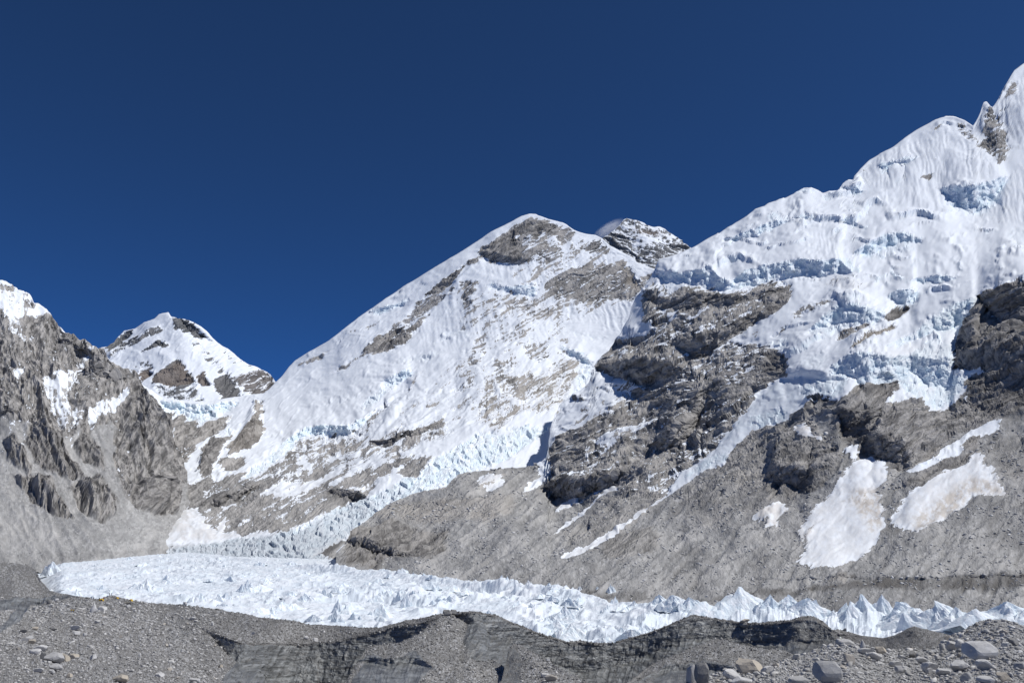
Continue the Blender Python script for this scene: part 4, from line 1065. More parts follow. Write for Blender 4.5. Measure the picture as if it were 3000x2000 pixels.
clN = [
    (W((1925, 799, 6), (1950, 793, 38), (1997, 799, 35), (2036, 788, 42), (2060, 790, 50), (2074, 776, 68), (2100, 800, 50), (2131, 826, 30), (2160, 810, 40), (2189, 788, 57), (2265, 772, 53), (2342, 759, 54), (2400, 761, 55), (2460, 756, 45), (2492, 791, 8)), 'ice'),
    (W((2499, 740, 4), (2537, 715, 34), (2600, 690, 36), (2640, 683, 28), (2700, 700, 12)), 'ice'),
    (W((2645, 822, 3), (2712, 806, 22), (2760, 803, 28), (2798, 808, 8)), 'ice'),
    (W((2600, 862, 6), (2625, 845, 46), (2670, 842, 56), (2692, 850, 6)), 'ice'),
    (W((2365, 968, 6), (2440, 905, 45), (2490, 890, 60), (2560, 905, 48), (2592, 925, 6)), 'ice'),
    (W((2595, 1012, 4), (2680, 970, 28), (2730, 940, 42), (2800, 890, 70), (2850, 872, 50), (2868, 862, 4)), 'ice'),
    (W((2420, 1085, 4), (2475, 1042, 55), (2525, 1030, 100), (2600, 1046, 80), (2680, 1040, 55), (2730, 1052, 80), (2785, 1045, 90), (2800, 1050, 4)), 'ice'),
    (W((2752, 553, 4), (2800, 548, 58), (2860, 543, 82), (2920, 522, 58), (2952, 513, 4)), 'ice'),
    (W((2618, 487, 3), (2650, 474, 28), (2684, 480, 3)), 'ice'),
    (W((2576, 492, 3), (2600, 484, 26), (2620, 485, 3)), 'ice'),
    (W((2464, 545, 3), (2500, 553, 20), (2530, 560, 3)), 'ice'),
    (W((2130, 705, 3), (2180, 680, 20), (2230, 660, 30), (2290, 640, 22), (2310, 650, 3)), 'ice'),
    (W((2110, 702, 3), (2150, 696, 14), (2175, 694, 3)), 'ice'),
    (W((2320, 640, 3), (2360, 635, 16), (2400, 650, 3)), 'ice'),
    (W((2450, 650, 3), (2500, 645, 18), (2540, 672, 3)), 'ice'),
    (W((2862, 862, 6), (2925, 846, 100), (2960, 838, 130), (3000, 825, 140), (3160, 790, 140), (3330, 760, 120)), None),
    (W((2452, 1208, 5), (2480, 1200, 75), (2550, 1190, 75), (2582, 1195, 5)), 'rock'),
    (W((2240, 1395, 4), (2280, 1370, 55), (2350, 1372, 62), (2385, 1378, 4)), 'rock'),
    (W((2500, 1290, 4), (2560, 1270, 70), (2640, 1300, 60), (2680, 1330, 4)), 'rock'),
    (W((1000, 1590, 4), (1040, 1578, 30), (1100, 1594, 26), (1150, 1610, 22), (1200, 1615, 4)), 'rock'),
    (W((1590, 1428, 4), (1620, 1412, 46), (1700, 1416, 46), (1790, 1388, 38), (1850, 1380, 8)), 'rock'),
    (W((1880, 860, 4), (1960, 880, 40), (2050, 860, 50), (2150, 870, 30), (2240, 850, 24), (2300, 840, 3)), 'rock'),
    (W((1960, 1010, 4), (2050, 990, 60), (2120, 960, 50), (2200, 920, 30), (2230, 910, 3)), 'rock'),
    (W((1740, 1080, 3), (1820, 1060, 50), (1900, 1050, 70), (1960, 1060, 50), (2000, 1070, 3)), 'rock'),
    (W((1990, 1190, 3), (2040, 1150, 70), (2100, 1120, 60), (2140, 1100, 4)), 'rock'),
    (W((1900, 1300, 3), (1960, 1270, 60), (2030, 1220, 60), (2080, 1180, 4)), 'rock'),
    (W((1780, 1130, 3), (1840, 1120, 34), (1900, 1140, 34), (1960, 1130, 4)), None),
    (W((2270, 1110, 3), (2340, 1080, 26), (2420, 1090, 24), (2480, 1110, 3)), None),
    (W((2180, 1690, 3), (2300, 1694, 6), (2700, 1690, 8), (2900, 1682, 12), (3150, 1686, 12)), None),
]
paint_cliffs(cN, clN)
topN = W((930, 1660), (998, 1609), (1040, 1548), (1078, 1521), (1136, 1482), (1212, 1444), (1300, 1432), (1340, 1390), (1365, 1383), (1430, 1376), (1500, 1368), (1560, 1365), (1590, 1352), (1604, 1330), (1608, 1290), (1612, 1253), (1626, 1211), (1645, 1180), (1699, 1143), (1725, 1120), (1733, 1100), (1741, 1078), (1746, 1060),
         (1764, 1040), (1783, 1025), (1802, 990), (1818, 979), (1825, 960), (1842, 933), (1848, 902), (1864, 868), (1883, 850), (1890, 838), (1906, 812), (1917, 795), (1926, 770), (1932, 759), (1960, 752), (1990, 742), (2017, 730), (2043, 717), (2074, 698), (2112, 680), (2151, 654), (2189, 631), (2212, 613), (2239, 604), (2250, 595), (2298, 580), (2330, 565),
         (2355, 553), (2378, 551), (2403, 560), (2409, 565), (2429, 561), (2454, 561), (2470, 536), (2486, 526), (2499, 529), (2502, 517), (2521, 494), (2547, 469), (2582, 450), (2617, 431), (2649, 405), (2680, 383), (2716, 364), (2741, 351), (2773, 341), (2798, 341), (2827, 352), (2851, 368), (2859, 354), (2872, 329), (2881, 300), (2891, 298),
         (2901, 313), (2908, 316), (2926, 290), (2936, 268), (2952, 239), (2961, 223), (2971, 207), (2996, 188), (3050, 160), (3120, 140), (3200, 190), (3340, 260))
ctN = [(2990, 185, 3900), (3340, 260, 3800), (2780, 341, 3650), (2500, 530, 3250), (2250, 600, 3150), (2050, 715, 3000), (1932, 760, 2950), (1800, 1000, 2680), (1640, 1190, 2400), (1608, 1300, 2200), (1600, 1440, 1950), (1300, 1450, 1820), (1300, 1600, 1230), (1100, 1600, 1300), (1020, 1560, 1500), (1000, 1680, 930), (950, 1700, 950),
       (1275, 1690, 800), (1530, 1715, 690), (1800, 1770, 560), (2066, 1785, 500), (2168, 1722, 640), (2500, 1760, 520), (3000, 1785, 470), (3340, 1785, 450), (2500, 1650, 760), (2000, 1650, 870), (2000, 1500, 1200), (2000, 1300, 1650), (2000, 1100, 2050), (2000, 900, 2500), (2500, 1550, 920), (2500, 1300, 1180), (2500, 1100, 1420),
       (2500, 900, 1900), (2500, 700, 2600), (3000, 1650, 700), (3000, 1500, 880), (3000, 1250, 1180), (3000, 850, 1480), (3000, 700, 2200), (3000, 500, 2900), (2800, 1230, 1250), (2750, 900, 1750), (2250, 800, 2450), (2250, 1150, 1650), (1700, 1550, 1250), (1500, 1450, 1800), (3340, 1300, 1100), (3340, 800, 1600), (1000, 1850, 800), (3000, 1900, 420), (2000, 1880, 450), (1500, 1860, 550)]
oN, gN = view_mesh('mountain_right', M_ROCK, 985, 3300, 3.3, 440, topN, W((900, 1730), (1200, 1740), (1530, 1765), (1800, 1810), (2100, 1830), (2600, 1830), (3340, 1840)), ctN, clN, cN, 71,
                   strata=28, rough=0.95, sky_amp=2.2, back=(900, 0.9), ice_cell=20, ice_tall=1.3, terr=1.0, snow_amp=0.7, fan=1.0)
tag(oN, 'huge slope hung with blue ice cliffs over dark rock and grey scree, right side', kind='structure')

# ------------------------------------------------------------------ ground under everything
T = NT('valley_floor')
tc = T.n('ShaderNodeTexCoord')
n1 = T.noise(tc.outputs['Object'], 0.02, 8, 0.6)
M_FLOOR = T.out(**{'Base Color': T.mix(T.rng(n1, 0.35, 0.65), rgb(0.16, 0.155, 0.15), rgb(0.30, 0.29, 0.28)), 'Roughness': 0.95})
gx = np.linspace(-26000, 26000, 40)
gy = np.r_[-9000, -4000, -1500, -400, np.linspace(0, 2500, 12), np.linspace(3500, 34000, 14)]
GX, GY = np.meshgrid(gx, gy)
ground = grid_object('ground', np.stack([GX, GY, np.full_like(GX, -66.0)], -1), M_FLOOR)
tag(ground, 'grey valley floor under the moraine and the mountains', kind='structure')

# ------------------------------------------------------------------ glacier: a sea of white ice
T = NT('glacier_ice')
geo = T.n('ShaderNodeNewGeometry')
pos = geo.outputs['Position']
n1 = T.noise(pos, 0.05, 6, 0.6)
n2 = T.noise(pos, 0.35, 5, 0.65)
nz = T.n('ShaderNodeSeparateXYZ', {0: geo.outputs['Normal']}).outputs[2]
c = T.mix(T.rng(n1, 0.38, 0.66), rgb(0.76, 0.825, 0.875), rgb(0.86, 0.895, 0.93))
dirt = T.math('MULTIPLY', T.rng(T.noise(pos, 0.11, 7, 0.7), 0.60, 0.74), T.rng(nz, 0.75, 0.97, 0.0, 0.45))
c = T.mix(dirt, c, rgb(0.34, 0.335, 0.32))
bp = T.n('ShaderNodeBump', {'Strength': 0.35, 'Distance': 1.2, 'Height': n2})
M_GLAC = T.out(**{'Base Color': c, 'Roughness': 0.5, 'Specular IOR Level': 0.3, 'Normal': bp.outputs[0]})

# far rim of the white ice, traced: (px, py of the rim, forward distance)
RIM = np.array([(60, 1668, 960), (102, 1658, 1000), (160, 1646, 1080), (230, 1644, 1150), (306, 1639, 1230), (400, 1628, 1350), (548, 1616, 1530), (640, 1634, 1420), (740, 1652, 1230), (840, 1650, 1120), (930, 1650, 1000), (1008, 1652, 930),
                (1060, 1668, 880), (1148, 1668, 830), (1210, 1680, 790), (1275, 1686, 750), (1340, 1696, 710), (1416, 1702, 670), (1467, 1690, 650), (1505, 1696, 640), (1530, 1712, 620), (1610, 1712, 590), (1660, 1716, 570), (1730, 1742, 545), (1786, 1764, 525),
                (1860, 1766, 505), (1929, 1752, 490), (1960, 1766, 485), (2000, 1762, 475), (2040, 1762, 470), (2070, 1786, 460), (2110, 1765, 455), (2168, 1745, 450), (2215, 1760, 445), (2253, 1752, 445), (2310, 1758, 440), (2371, 1772, 435), (2395, 1790, 430), (2460, 1780, 430),
                (2500, 1765, 430), (2540, 1760, 425), (2580, 1765, 425), (2610, 1785, 420), (2640, 1775, 415), (2690, 1788, 410), (2740, 1806, 400), (2778, 1785, 395), (2830, 1795, 390), (2890, 1792, 385), (2940, 1775, 380), (3000, 1795, 375), (3100, 1800, 365), (3300, 1805, 350)])
gpx = np.arange(30, 3260, 3.3)
gYs = np.concatenate([np.linspace(310, 560, 104), np.linspace(562, 900, 66)[1:], np.linspace(903, 1640, 52)[1:]])
PX, YY = np.meshgrid(gpx, gYs)
Yr = np.interp(PX, RIM[:, 0], RIM[:, 2])
pyr = np.interp(PX, RIM[:, 0], RIM[:, 1])
pyr = pyr + 15 * sstep(1860, 1960, PX)      # the great spires on the right stand on a lower rim
_, _, zr = unproject(PX, pyr, Yr)
zbase = -49 + (YY - 400) * 0.006
XX = x_at(PX, YY, zbase)
# sharp fins and hollows of melting ice
wx = XX + 9 * fbm(XX / 60, YY / 60, 3, 210)
wy = YY + 9 * fbm(XX / 60, YY / 60, 3, 214)
fin = ridged(wx / 62, wy / 85, 4, 220, 0.55)
fin2 = ridged(wx / 24, wy / 30, 3, 226, 0.55)
roll = fbm(XX / 130, YY / 130, 3, 230)
fin = np.clip(fin, 0, 1) ** 0.8
calm = sstep(-0.25, 0.35, fbm(XX / 85, YY / 110, 3, 270)) * (0.35 + 0.65 * sstep(300, 1700, PX)) * 1.25
z = zbase + (9.0 * (fin - 0.35) + 4.2 * (fin2 - 0.35)) * (0.25 + 0.85 * calm) + 5.0 * roll
near = sstep(330, 380, YY)
z = z * near + (zbase - 3) * (1 - near)
# the rim rises to its traced height and falls steeply behind
d = YY - Yr
hw = np.clip(0.05 * Yr, 14, 60)
w = np.where(d < 0, np.exp(-(d / hw) ** 2), np.clip(1 - d / 16, 0, 1))
crest = zr + 2.0 * (fin2 - 0.5) + 1.2 * fbm(XX / 6, YY / 9, 3, 240)
z = np.where(d < 0, z + (np.maximum(crest, zbase + 2) - z) * w, np.minimum(z, zbase - 1) * (1 - w) + crest * w)
z = z - 9 * sstep(4, 40, d)
z = z + 1.1 * (ridged((PX + 8 * fbm(XX / 20, YY / 20, 2, 280)) / 21, YY / 60, 3, 281) - 0.4) * sstep(1800, 2000, PX)
z = z + 1.1 * fbm(XX / 6, YY / 9, 3, 250) + (0.5 + 1.6 * calm) * (ridged(wx / 11, wy / 15, 2, 260) - 0.4)
# ice thins out at the left end
lf = sstep(95, 190, PX - 0.02 * (YY - 700))
z = z * lf + (zbase - 10) * (1 - lf)
GL = np.stack([x_at(PX, YY, z), YY, z], -1)
glacier = grid_object('glacier', GL, M_GLAC, smooth=False)
tag(glacier, 'long band of jagged white glacier ice crossing the valley', kind='structure')


def glac_z(px, Y):
    j = int(np.argmin(np.abs(gpx - px)))
    i = int(np.argmin(np.abs(gYs - Y)))
    return float(GL[i, j, 2])


# ------------------------------------------------------------------ moraine with the dirty ice wall
M_MOR = moraine_material('moraine_debris', (0.31, 0.303, 0.29), rgb(0.075, 0.077, 0.077), rgb(0.31, 0.32, 0.318), 1.0)
cF = Canvas(-340, 1600, 3360, 2640, rock=0, talus=1.0, tint=0.26, smooth=1.0)
PF = []
af = lambda pts, soft=6, **v: PF.append((pts, soft, v))
af(W((-340, 1780), (0, 1775), (250, 1765), (420, 1790), (520, 1850), (600, 1930), (620, 2000), (620, 2640), (-340, 2640)), 30, tint=0.56)
af(W((330, 1770), (620, 1790), (900, 1840), (1000, 1870), (760, 1880), (640, 1860), (560, 1840), (380, 1800)), 12, tint=0.32)
af(W((-340, 1640), (120, 1650), (170, 1735), (300, 1745), (260, 1760), (0, 1750), (-340, 1760)), 10, tint=0.30)
af(W((1250, 1930), (1500, 1960), (1640, 1990), (1700, 2100), (1100, 2640), (1000, 2640), (1120, 1960)), 16, tint=0.54)
af(W((2030, 1890), (2300, 1910), (2340, 1960), (2150, 1990), (1960, 1960)), 12, tint=0.34)
af(W((2440, 1845), (2600, 1866), (2680, 1832), (2800, 1860), (2820, 1920), (2460, 1900)), 10, tint=0.14)
af(zT((1400, 930), (1800, 880), (2352, 900), (2352, 1100), (1700, 1050)), 14, tint=0.4)
# the wall of dirty ice
af(W((608, 1834), (641, 1860), (712, 1881), (791, 1881), (874, 1885), (992, 1874), (1046, 1864), (1126, 1842), (1238, 1820), (1320, 1802), (1400, 1790), (1454, 1801), (1524, 1834), (1601, 1862), (1664, 1880), (1747, 1886), (1824, 1875), (1888, 1856), (1951, 1834), (2030, 1803), (2062, 1806),
     (2157, 1820), (2237, 1826), (2317, 1817), (2384, 1808), (2438, 1845), (2450, 1900), (2400, 2120), (660, 2120), (650, 1990), (690, 1940), (660, 1900)), 4, ice=0.9, tint=0.4)
af(W((1240, 1822), (1330, 1794), (1372, 1792), (1368, 1850), (1340, 1920), (1260, 1960)), 7, ice=0.2, tint=0.3)
af(W((2230, 1832), (2320, 1822), (2400, 1815), (2450, 1860), (2440, 1910), (2250, 1900)), 16, ice=0.55, tint=0.1)
rimline = [(620, 1846), (641, 1862), (712, 1883), (791, 1883), (874, 1887), (992, 1876), (1046, 1866), (1126, 1844), (1238, 1822), (1320, 1803), (1400, 1791), (1454, 1802), (1524, 1835), (1601, 1863), (1664, 1881), (1747, 1887), (1824, 1876), (1888, 1857), (1951, 1835), (2030, 1804), (2062, 1807), (2157, 1821), (2237, 1827), (2317, 1818), (2384, 1809), (2438, 1846)]
af([(x, y - 3) for x, y in rimline] + [(x, y + 5) for x, y in reversed(rimline)], 3, ice=0.1, tint=0.0)
af(W((-60, 1760), (60, 1750), (160, 1745), (230, 1740), (200, 1755), (100, 1770), (40, 1785), (-60, 1800)), 4, ice=0.8)
af(W((-20, 1860), (60, 1770), (85, 1775), (60, 1820), (20, 1840), (-20, 1870)), 4, ice=0.9)
for pts, soft, v in PF:
    cF.paint(pts, soft=soft, **v)
cF.paint(W((1370, 1800), (1400, 1795), (1440, 1850), (1430, 1930), (1350, 1925)), soft=4, bulge=(0.7, 26))
cF.paint(W((700, 2060), (720, 1930), (770, 1900), (790, 1960), (780, 2060)), soft=6, bulge=(0.5, 26))
cF.paint(W((820, 2060), (860, 1950), (930, 1895), (950, 1960), (940, 2060)), soft=6, bulge=(0.45, 30))
cF.paint(W((1000, 2060), (1030, 1940), (1090, 1870), (1110, 1950), (1100, 2060)), soft=6, bulge=(0.45, 30))
cF.paint(W((1560, 1990), (1640, 1890), (1700, 1890), (1690, 2040), (1600, 2060)), soft=6, bulge=(0.3, 34))
cF.paint(W((2290, 1900), (2320, 1830), (2360, 1820), (2370, 1880), (2340, 1920)), soft=6, bulge=(0.5, 20))
clF = [
    (W((600, 1835, 4), (641, 1860, 30), (712, 1881, 80), (791, 1881, 120), (874, 1885, 130), (992, 1874, 130), (1046, 1864, 110), (1126, 1842, 80), (1238, 1820, 50), (1310, 1803, 20), (1330, 1798, 4)), 'dirtyice'),
    (W((1340, 1794, 4), (1394, 1791, 60), (1454, 1803, 60), (1524, 1836, 66), (1601, 1864, 80), (1664, 1882, 90), (1747, 1888, 80), (1824, 1877, 70), (1888, 1858, 60), (1951, 1836, 60), (2030, 1805, 66), (2062, 1809, 60), (2157, 1823, 60), (2237, 1828, 60), (2317, 1820, 70), (2384, 1810, 70), (2438, 1847, 30), (2500, 1860, 6)), 'dirtyice'),
    (W((-80, 1762, 10), (0, 1756, 24), (60, 1750, 20), (160, 1745, 12), (240, 1742, 4)), 'dirtyice'),
]
topF = W((-340, 1640), (0, 1642), (80, 1654), (104, 1668), (120, 1700), (145, 1728), (180, 1738), (215, 1743), (250, 1750), (268, 1754), (285, 1754), (305, 1749), (322, 1742), (335, 1743), (350, 1750), (385, 1758), (430, 1766), (480, 1766), (580, 1778), (640, 1784), (700, 1795), (760, 1808), (800, 1812), (860, 1818), (900, 1828), (990, 1832),
         (1050, 1838), (1110, 1837), (1200, 1815), (1260, 1805), (1300, 1796), (1340, 1792), (1400, 1789), (1454, 1800), (1500, 1822), (1524, 1832), (1601, 1860), (1664, 1878), (1700, 1874), (1747, 1884), (1800, 1882), (1824, 1873), (1888, 1854), (1951, 1832), (2000, 1812), (2030, 1801), (2062, 1805), (2157, 1819), (2189, 1825), (2237, 1824), (2253, 1819), (2317, 1816), (2352, 1805),
         (2384, 1806), (2412, 1819), (2438, 1843), (2460, 1841), (2524, 1860), (2588, 1867), (2620, 1860), (2660, 1840), (2680, 1834), (2710, 1842), (2740, 1848), (2800, 1862), (3000, 1880), (3340, 1890))
ctF = [(-340, 1640, 1100), (0, 1642, 1090), (80, 1656, 980), (150, 1730, 600), (320, 1742, 510), (480, 1766, 465), (700, 1795, 400), (900, 1830, 345), (1100, 1837, 315), (1300, 1796, 292), (1400, 1789, 292), (1500, 1822, 298), (1600, 1860, 303), (1750, 1884, 308), (1900, 1850, 310), (2040, 1803, 312), (2200, 1823, 306), (2370, 1805, 296), (2480, 1850, 275), (2600, 1866, 255), (2680, 1834, 238), (2800, 1862, 222),
       (3000, 1880, 205), (3340, 1890, 195), (-340, 1800, 330), (0, 1700, 760), (0, 1800, 370), (0, 1900, 215), (0, 2000, 132), (300, 1800, 375), (300, 1900, 228), (300, 2000, 140), (600, 1850, 300), (600, 1950, 205), (600, 2000, 165), (800, 1860, 310), (800, 1990, 268), (1000, 2000, 268), (900, 2080, 235), (1200, 1950, 262), (1400, 1960, 255), (1400, 2000, 250), (1600, 2000, 280), (1800, 1970, 288), (2000, 1900, 285), (2000, 2000, 262), (2200, 1960, 258), (2500, 1930, 225), (3000, 2000, 120),
       (1500, 2120, 215), (2200, 2120, 180), (-340, 2200, 75), (500, 2250, 80), (1500, 2300, 120), (2400, 2250, 95), (3340, 2200, 75), (-340, 2600, 34), (1500, 2600, 34), (3340, 2600, 34)]
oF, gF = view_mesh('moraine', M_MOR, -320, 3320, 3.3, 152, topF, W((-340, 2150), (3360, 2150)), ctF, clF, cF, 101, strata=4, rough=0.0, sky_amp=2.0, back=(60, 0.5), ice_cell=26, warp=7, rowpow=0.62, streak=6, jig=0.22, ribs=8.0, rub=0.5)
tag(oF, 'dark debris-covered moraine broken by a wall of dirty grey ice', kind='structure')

# debris mounds standing in front of the ice wall
def mound(seed, top, ctrl, paints, cliffs, lab):
    c_ = Canvas(top[0][0] - 40, 1760, top[-1][0] + 40, 2300, rock=0, talus=1.0, tint=0.30, smooth=1.0)
    for pts, soft, v in paints:
        c_.paint(pts, soft=soft, **v)
    paint_cliffs(c_, [q_ for q_ in cliffs if q_[1]])
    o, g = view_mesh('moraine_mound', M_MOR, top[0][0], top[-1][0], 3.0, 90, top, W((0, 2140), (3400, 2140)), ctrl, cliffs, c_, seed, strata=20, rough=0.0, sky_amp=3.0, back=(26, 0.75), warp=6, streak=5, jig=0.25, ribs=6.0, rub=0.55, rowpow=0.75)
    tag(o, lab, kind='structure')
    return g


gA = mound(141, W((1790, 2030), (1850, 1988), (1900, 1950), (1980, 1915), (2040, 1890), (2080, 1873), (2110, 1867), (2150, 1880), (2200, 1892), (2240, 1900), (2300, 1905), (2340, 1925), (2400, 1952), (2470, 2000), (2520, 2040)),
           [(1790, 2030, 170), (1900, 1950, 212), (2110, 1867, 232), (2300, 1905, 215), (2470, 2000, 165), (2100, 1950, 196), (2100, 2000, 172), (1900, 2000, 182), (2300, 1980, 178), (2100, 2140, 125), (1800, 2140, 128), (2500, 2140, 122)],
           [(W((1900, 1990), (1960, 1950), (2060, 1935), (2160, 1955), (2120, 2010), (1940, 2030)), 8, dict(ice=0.6, tint=0.2)), (W((1980, 1925), (2100, 1880), (2250, 1905), (2300, 1925), (2180, 1945), (2060, 1925)), 10, dict(tint=0.36))],
           [(W((1880, 1985, 4), (1950, 1950, 18), (2060, 1935, 24), (2150, 1955, 18), (2200, 1970, 4)), 'dirtyice')], 'dark debris mound in front of the right ice wall')
gB = mound(151, W((1420, 2060), (1470, 1990), (1484, 1930), (1492, 1895), (1506, 1884), (1530, 1890), (1560, 1910), (1620, 1945), (1680, 1975), (1740, 2006), (1790, 2040)),
           [(1420, 2060, 165), (1500, 1886, 226), (1620, 1945, 205), (1740, 2006, 178), (1500, 2000, 190), (1600, 2000, 182), (1480, 1950, 212), (1450, 2140, 135), (1780, 2140, 132)],
           [(W((1460, 2040), (1486, 1900), (1510, 1886), (1530, 1920), (1520, 2040)), 5, dict(ice=0.5, tint=0.12)), (W((1540, 1910), (1700, 1985), (1760, 2140), (1560, 2140)), 12, dict(tint=0.56))],
           [], 'pointed debris mound with a dark left side in the bottom middle')
gC = mound(161, W((960, 2060), (1020, 1985), (1050, 1935), (1073, 1895), (1100, 1888), (1169, 1883), (1218, 1864), (1266, 1826), (1296, 1802), (1330, 1798), (1346, 1830), (1358, 1890), (1380, 1930), (1410, 1937), (1440, 1930), (1475, 1950), (1500, 1990), (1530, 2050)),
           [(960, 2060, 205), (1073, 1895, 262), (1169, 1883, 262), (1266, 1826, 275), (1330, 1798, 284), (1358, 1890, 262), (1410, 1937, 238), (1500, 1990, 205), (1200, 1940, 236), (1200, 2000, 205), (1350, 1980, 212), (1400, 2020, 188), (1000, 2140, 160), (1250, 2140, 150), (1500, 2140, 145)],
           [(W((1000, 2040), (1060, 1950), (1100, 1915), (1160, 1938), (1215, 1905), (1262, 1958), (1210, 2020), (1100, 2080)), 6, dict(ice=0.85, tint=0.35)), (W((1250, 1940), (1400, 1945), (1480, 1970), (1500, 2140), (1200, 2140)), 14, dict(tint=0.56))],
           [(W((1040, 1935, 4), (1090, 1915, 24), (1150, 1934, 26), (1215, 1908, 28), (1260, 1950, 10), (1280, 1960, 3)), 'dirtyice')], 'debris mound under the perched boulder, left of the smooth ice buttress')

# near rubble slope, lower right
M_RUB = moraine_material('rubble', (0.42, 0.412, 0.395), rgb(0.2, 0.2, 0.2), rgb(0.4, 0.4, 0.4), 0.8)
cR = Canvas(1900, 1760, 3360, 2640, rock=0, talus=1.0, tint=0.52)
cR.paint(zT((1500, 1000), (1900, 850), (2352, 880), (2700, 900), (2700, 1150), (2100, 1100), (1750, 1080)), soft=14, tint=0.42)
cR.paint(W((1900, 1990), (2120, 1960), (2240, 1960), (2200, 2000), (2000, 2060), (1900, 2060)), soft=12, tint=0.36)
topR = W((1900, 2080), (1960, 2030), (2007, 2004), (2100, 1972), (2173, 1956), (2231, 1954), (2269, 1946), (2333, 1927), (2365, 1911), (2428, 1893), (2467, 1882), (2510, 1888), (2579, 1906), (2655, 1902), (2720, 1900), (2757, 1893), (2783, 1866), (2834, 1840), (2872, 1820), (2897, 1814), (2936, 1814), (2974, 1824), (3000, 1832), (3100, 1850), (3340, 1900))
ctR = [(1900, 2080, 70), (2007, 2004, 92), (2173, 1956, 112), (2333, 1927, 122), (2467, 1882, 136), (2579, 1906, 128), (2757, 1893, 132), (2897, 1814, 140), (3000, 1832, 132), (3340, 1900, 110), (2100, 2060, 66), (2500, 2000, 72), (2500, 1950, 92), (2800, 2000, 70), (2800, 1930, 104), (3000, 2000, 66), (3000, 1900, 98), (3340, 2000, 62), (2300, 2000, 80), (2100, 2300, 38), (2700, 2300, 36), (3340, 2300, 34)]
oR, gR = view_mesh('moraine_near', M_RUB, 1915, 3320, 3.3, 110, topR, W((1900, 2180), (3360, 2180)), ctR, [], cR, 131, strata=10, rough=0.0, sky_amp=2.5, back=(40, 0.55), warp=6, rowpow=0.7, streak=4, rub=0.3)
tag(oR, 'near slope of pale boulders and rubble in the lower right corner', kind='structure')

# ------------------------------------------------------------------ ice pinnacles standing on the glacier
def pinnacle_mesh(seed, npk):
    """a ragged fin of ice with several teeth and fluted flanks, unit height, about unit width"""
    r = np.random.default_rng(seed)
    nr, na = 16, 40
    rad = np.linspace(0, 1, nr)[:, None] ** 1.15
    th = np.linspace(0, 2 * np.pi, na, endpoint=False)[None]
    edge = 1 + 0.16 * np.sin(2 * th + r.uniform(0, 6)) + 0.10 * np.sin(5 * th + r.uniform(0, 6))
    X = 0.5 * rad * np.cos(th) * edge
    Yv = 0.5 * rad * np.sin(th) * edge * 0.8
    Zv = np.zeros_like(X)
    ax = r.uniform(-0.4, 0.4)
    for k in range(npk):
        if k == 0:
            cx, cy, hh, ww = r.uniform(-0.08, 0.08), 0.0, 1.0, r.uniform(0.36, 0.46)
        else:
            u = r.uniform(-0.36, 0.36)
            cx, cy, hh, ww = u, u * ax + r.uniform(-0.07, 0.07), r.uniform(0.45, 0.98) * (1 - 0.7 * abs(u)), r.uniform(0.16, 0.34)
        a0 = np.arctan2(Yv - cy, X - cx)
        d = np.hypot((X - cx), (Yv - cy) * 1.25) / ww
        d = d * (1 + 0.16 * np.sin(4 * a0 + r.uniform(0, 6)) + 0.10 * np.sin(7 * a0 + r.uniform(0, 6)))
        p_ = r.uniform(0.85, 1.25)
        Zv = np.maximum(Zv, hh * np.clip(1 - d, 0, 1) ** p_)
    Zv = Zv + 0.20 * (ridged(X * 6 + seed, Yv * 9, 3, seed % 50) - 0.4) * (1 - rad) ** 0.5 * (Zv > 0.02)
    Zv = Zv - 0.10 * sstep(0.75, 1.0, rad)
    lx, ly = r.uniform(-0.14, 0.14, 2)
    V = np.stack([X + lx * Zv * Zv, Yv + ly * Zv * Zv, Zv - 0.04], -1)
    # keep one centre point
    pts = [tuple(V[0, 0])] + [tuple(v) for v in V[1:].reshape(-1, 3)]
    F = [(0, 1 + j, 1 + (j + 1) % na) for j in range(na)]
    for k in range(nr - 2):
        for j in range(na):
            a_, b_ = 1 + k * na + j, 1 + k * na + (j + 1) % na
            F.append((a_, a_ + na, b_ + na, b_))
    me = bpy.data.meshes.new('ice_pinnacle')
    me.from_pydata(pts, [], F)
    me.update()
    me.materials.append(M_PIN)
    return me


T = NT('serac_ice')
geo = T.n('ShaderNodeNewGeometry')
pos = geo.outputs['Position']
mp = T.n('ShaderNodeMapping', {'Vector': pos, 'Scale': (0.5, 0.5, 0.12)})
n1 = T.noise(mp.outputs[0], 0.9, 5, 0.6)
n2 = T.noise(pos, 0.6, 5, 0.65)
c = T.mix(T.rng(n1, 0.38, 0.64), rgb(0.76, 0.84, 0.885), rgb(0.90, 0.925, 0.94))
c = T.mix(T.rng(n2, 0.60, 0.78, 0.0, 0.5), c, rgb(0.55, 0.60, 0.63))
bp = T.n('ShaderNodeBump', {'Strength': 0.5, 'Distance': 0.8, 'Height': T.math('ADD', n1, n2)})
M_PIN = T.out(**{'Base Color': c, 'Roughness': 0.45, 'Specular IOR Level': 0.3, 'Normal': bp.outputs[0]})
PINS = [pinnacle_mesh(300 + k, [7, 9, 6, 8, 10][k % 5]) for k in range(18)]
pin_count = [0]
used_labels = {}


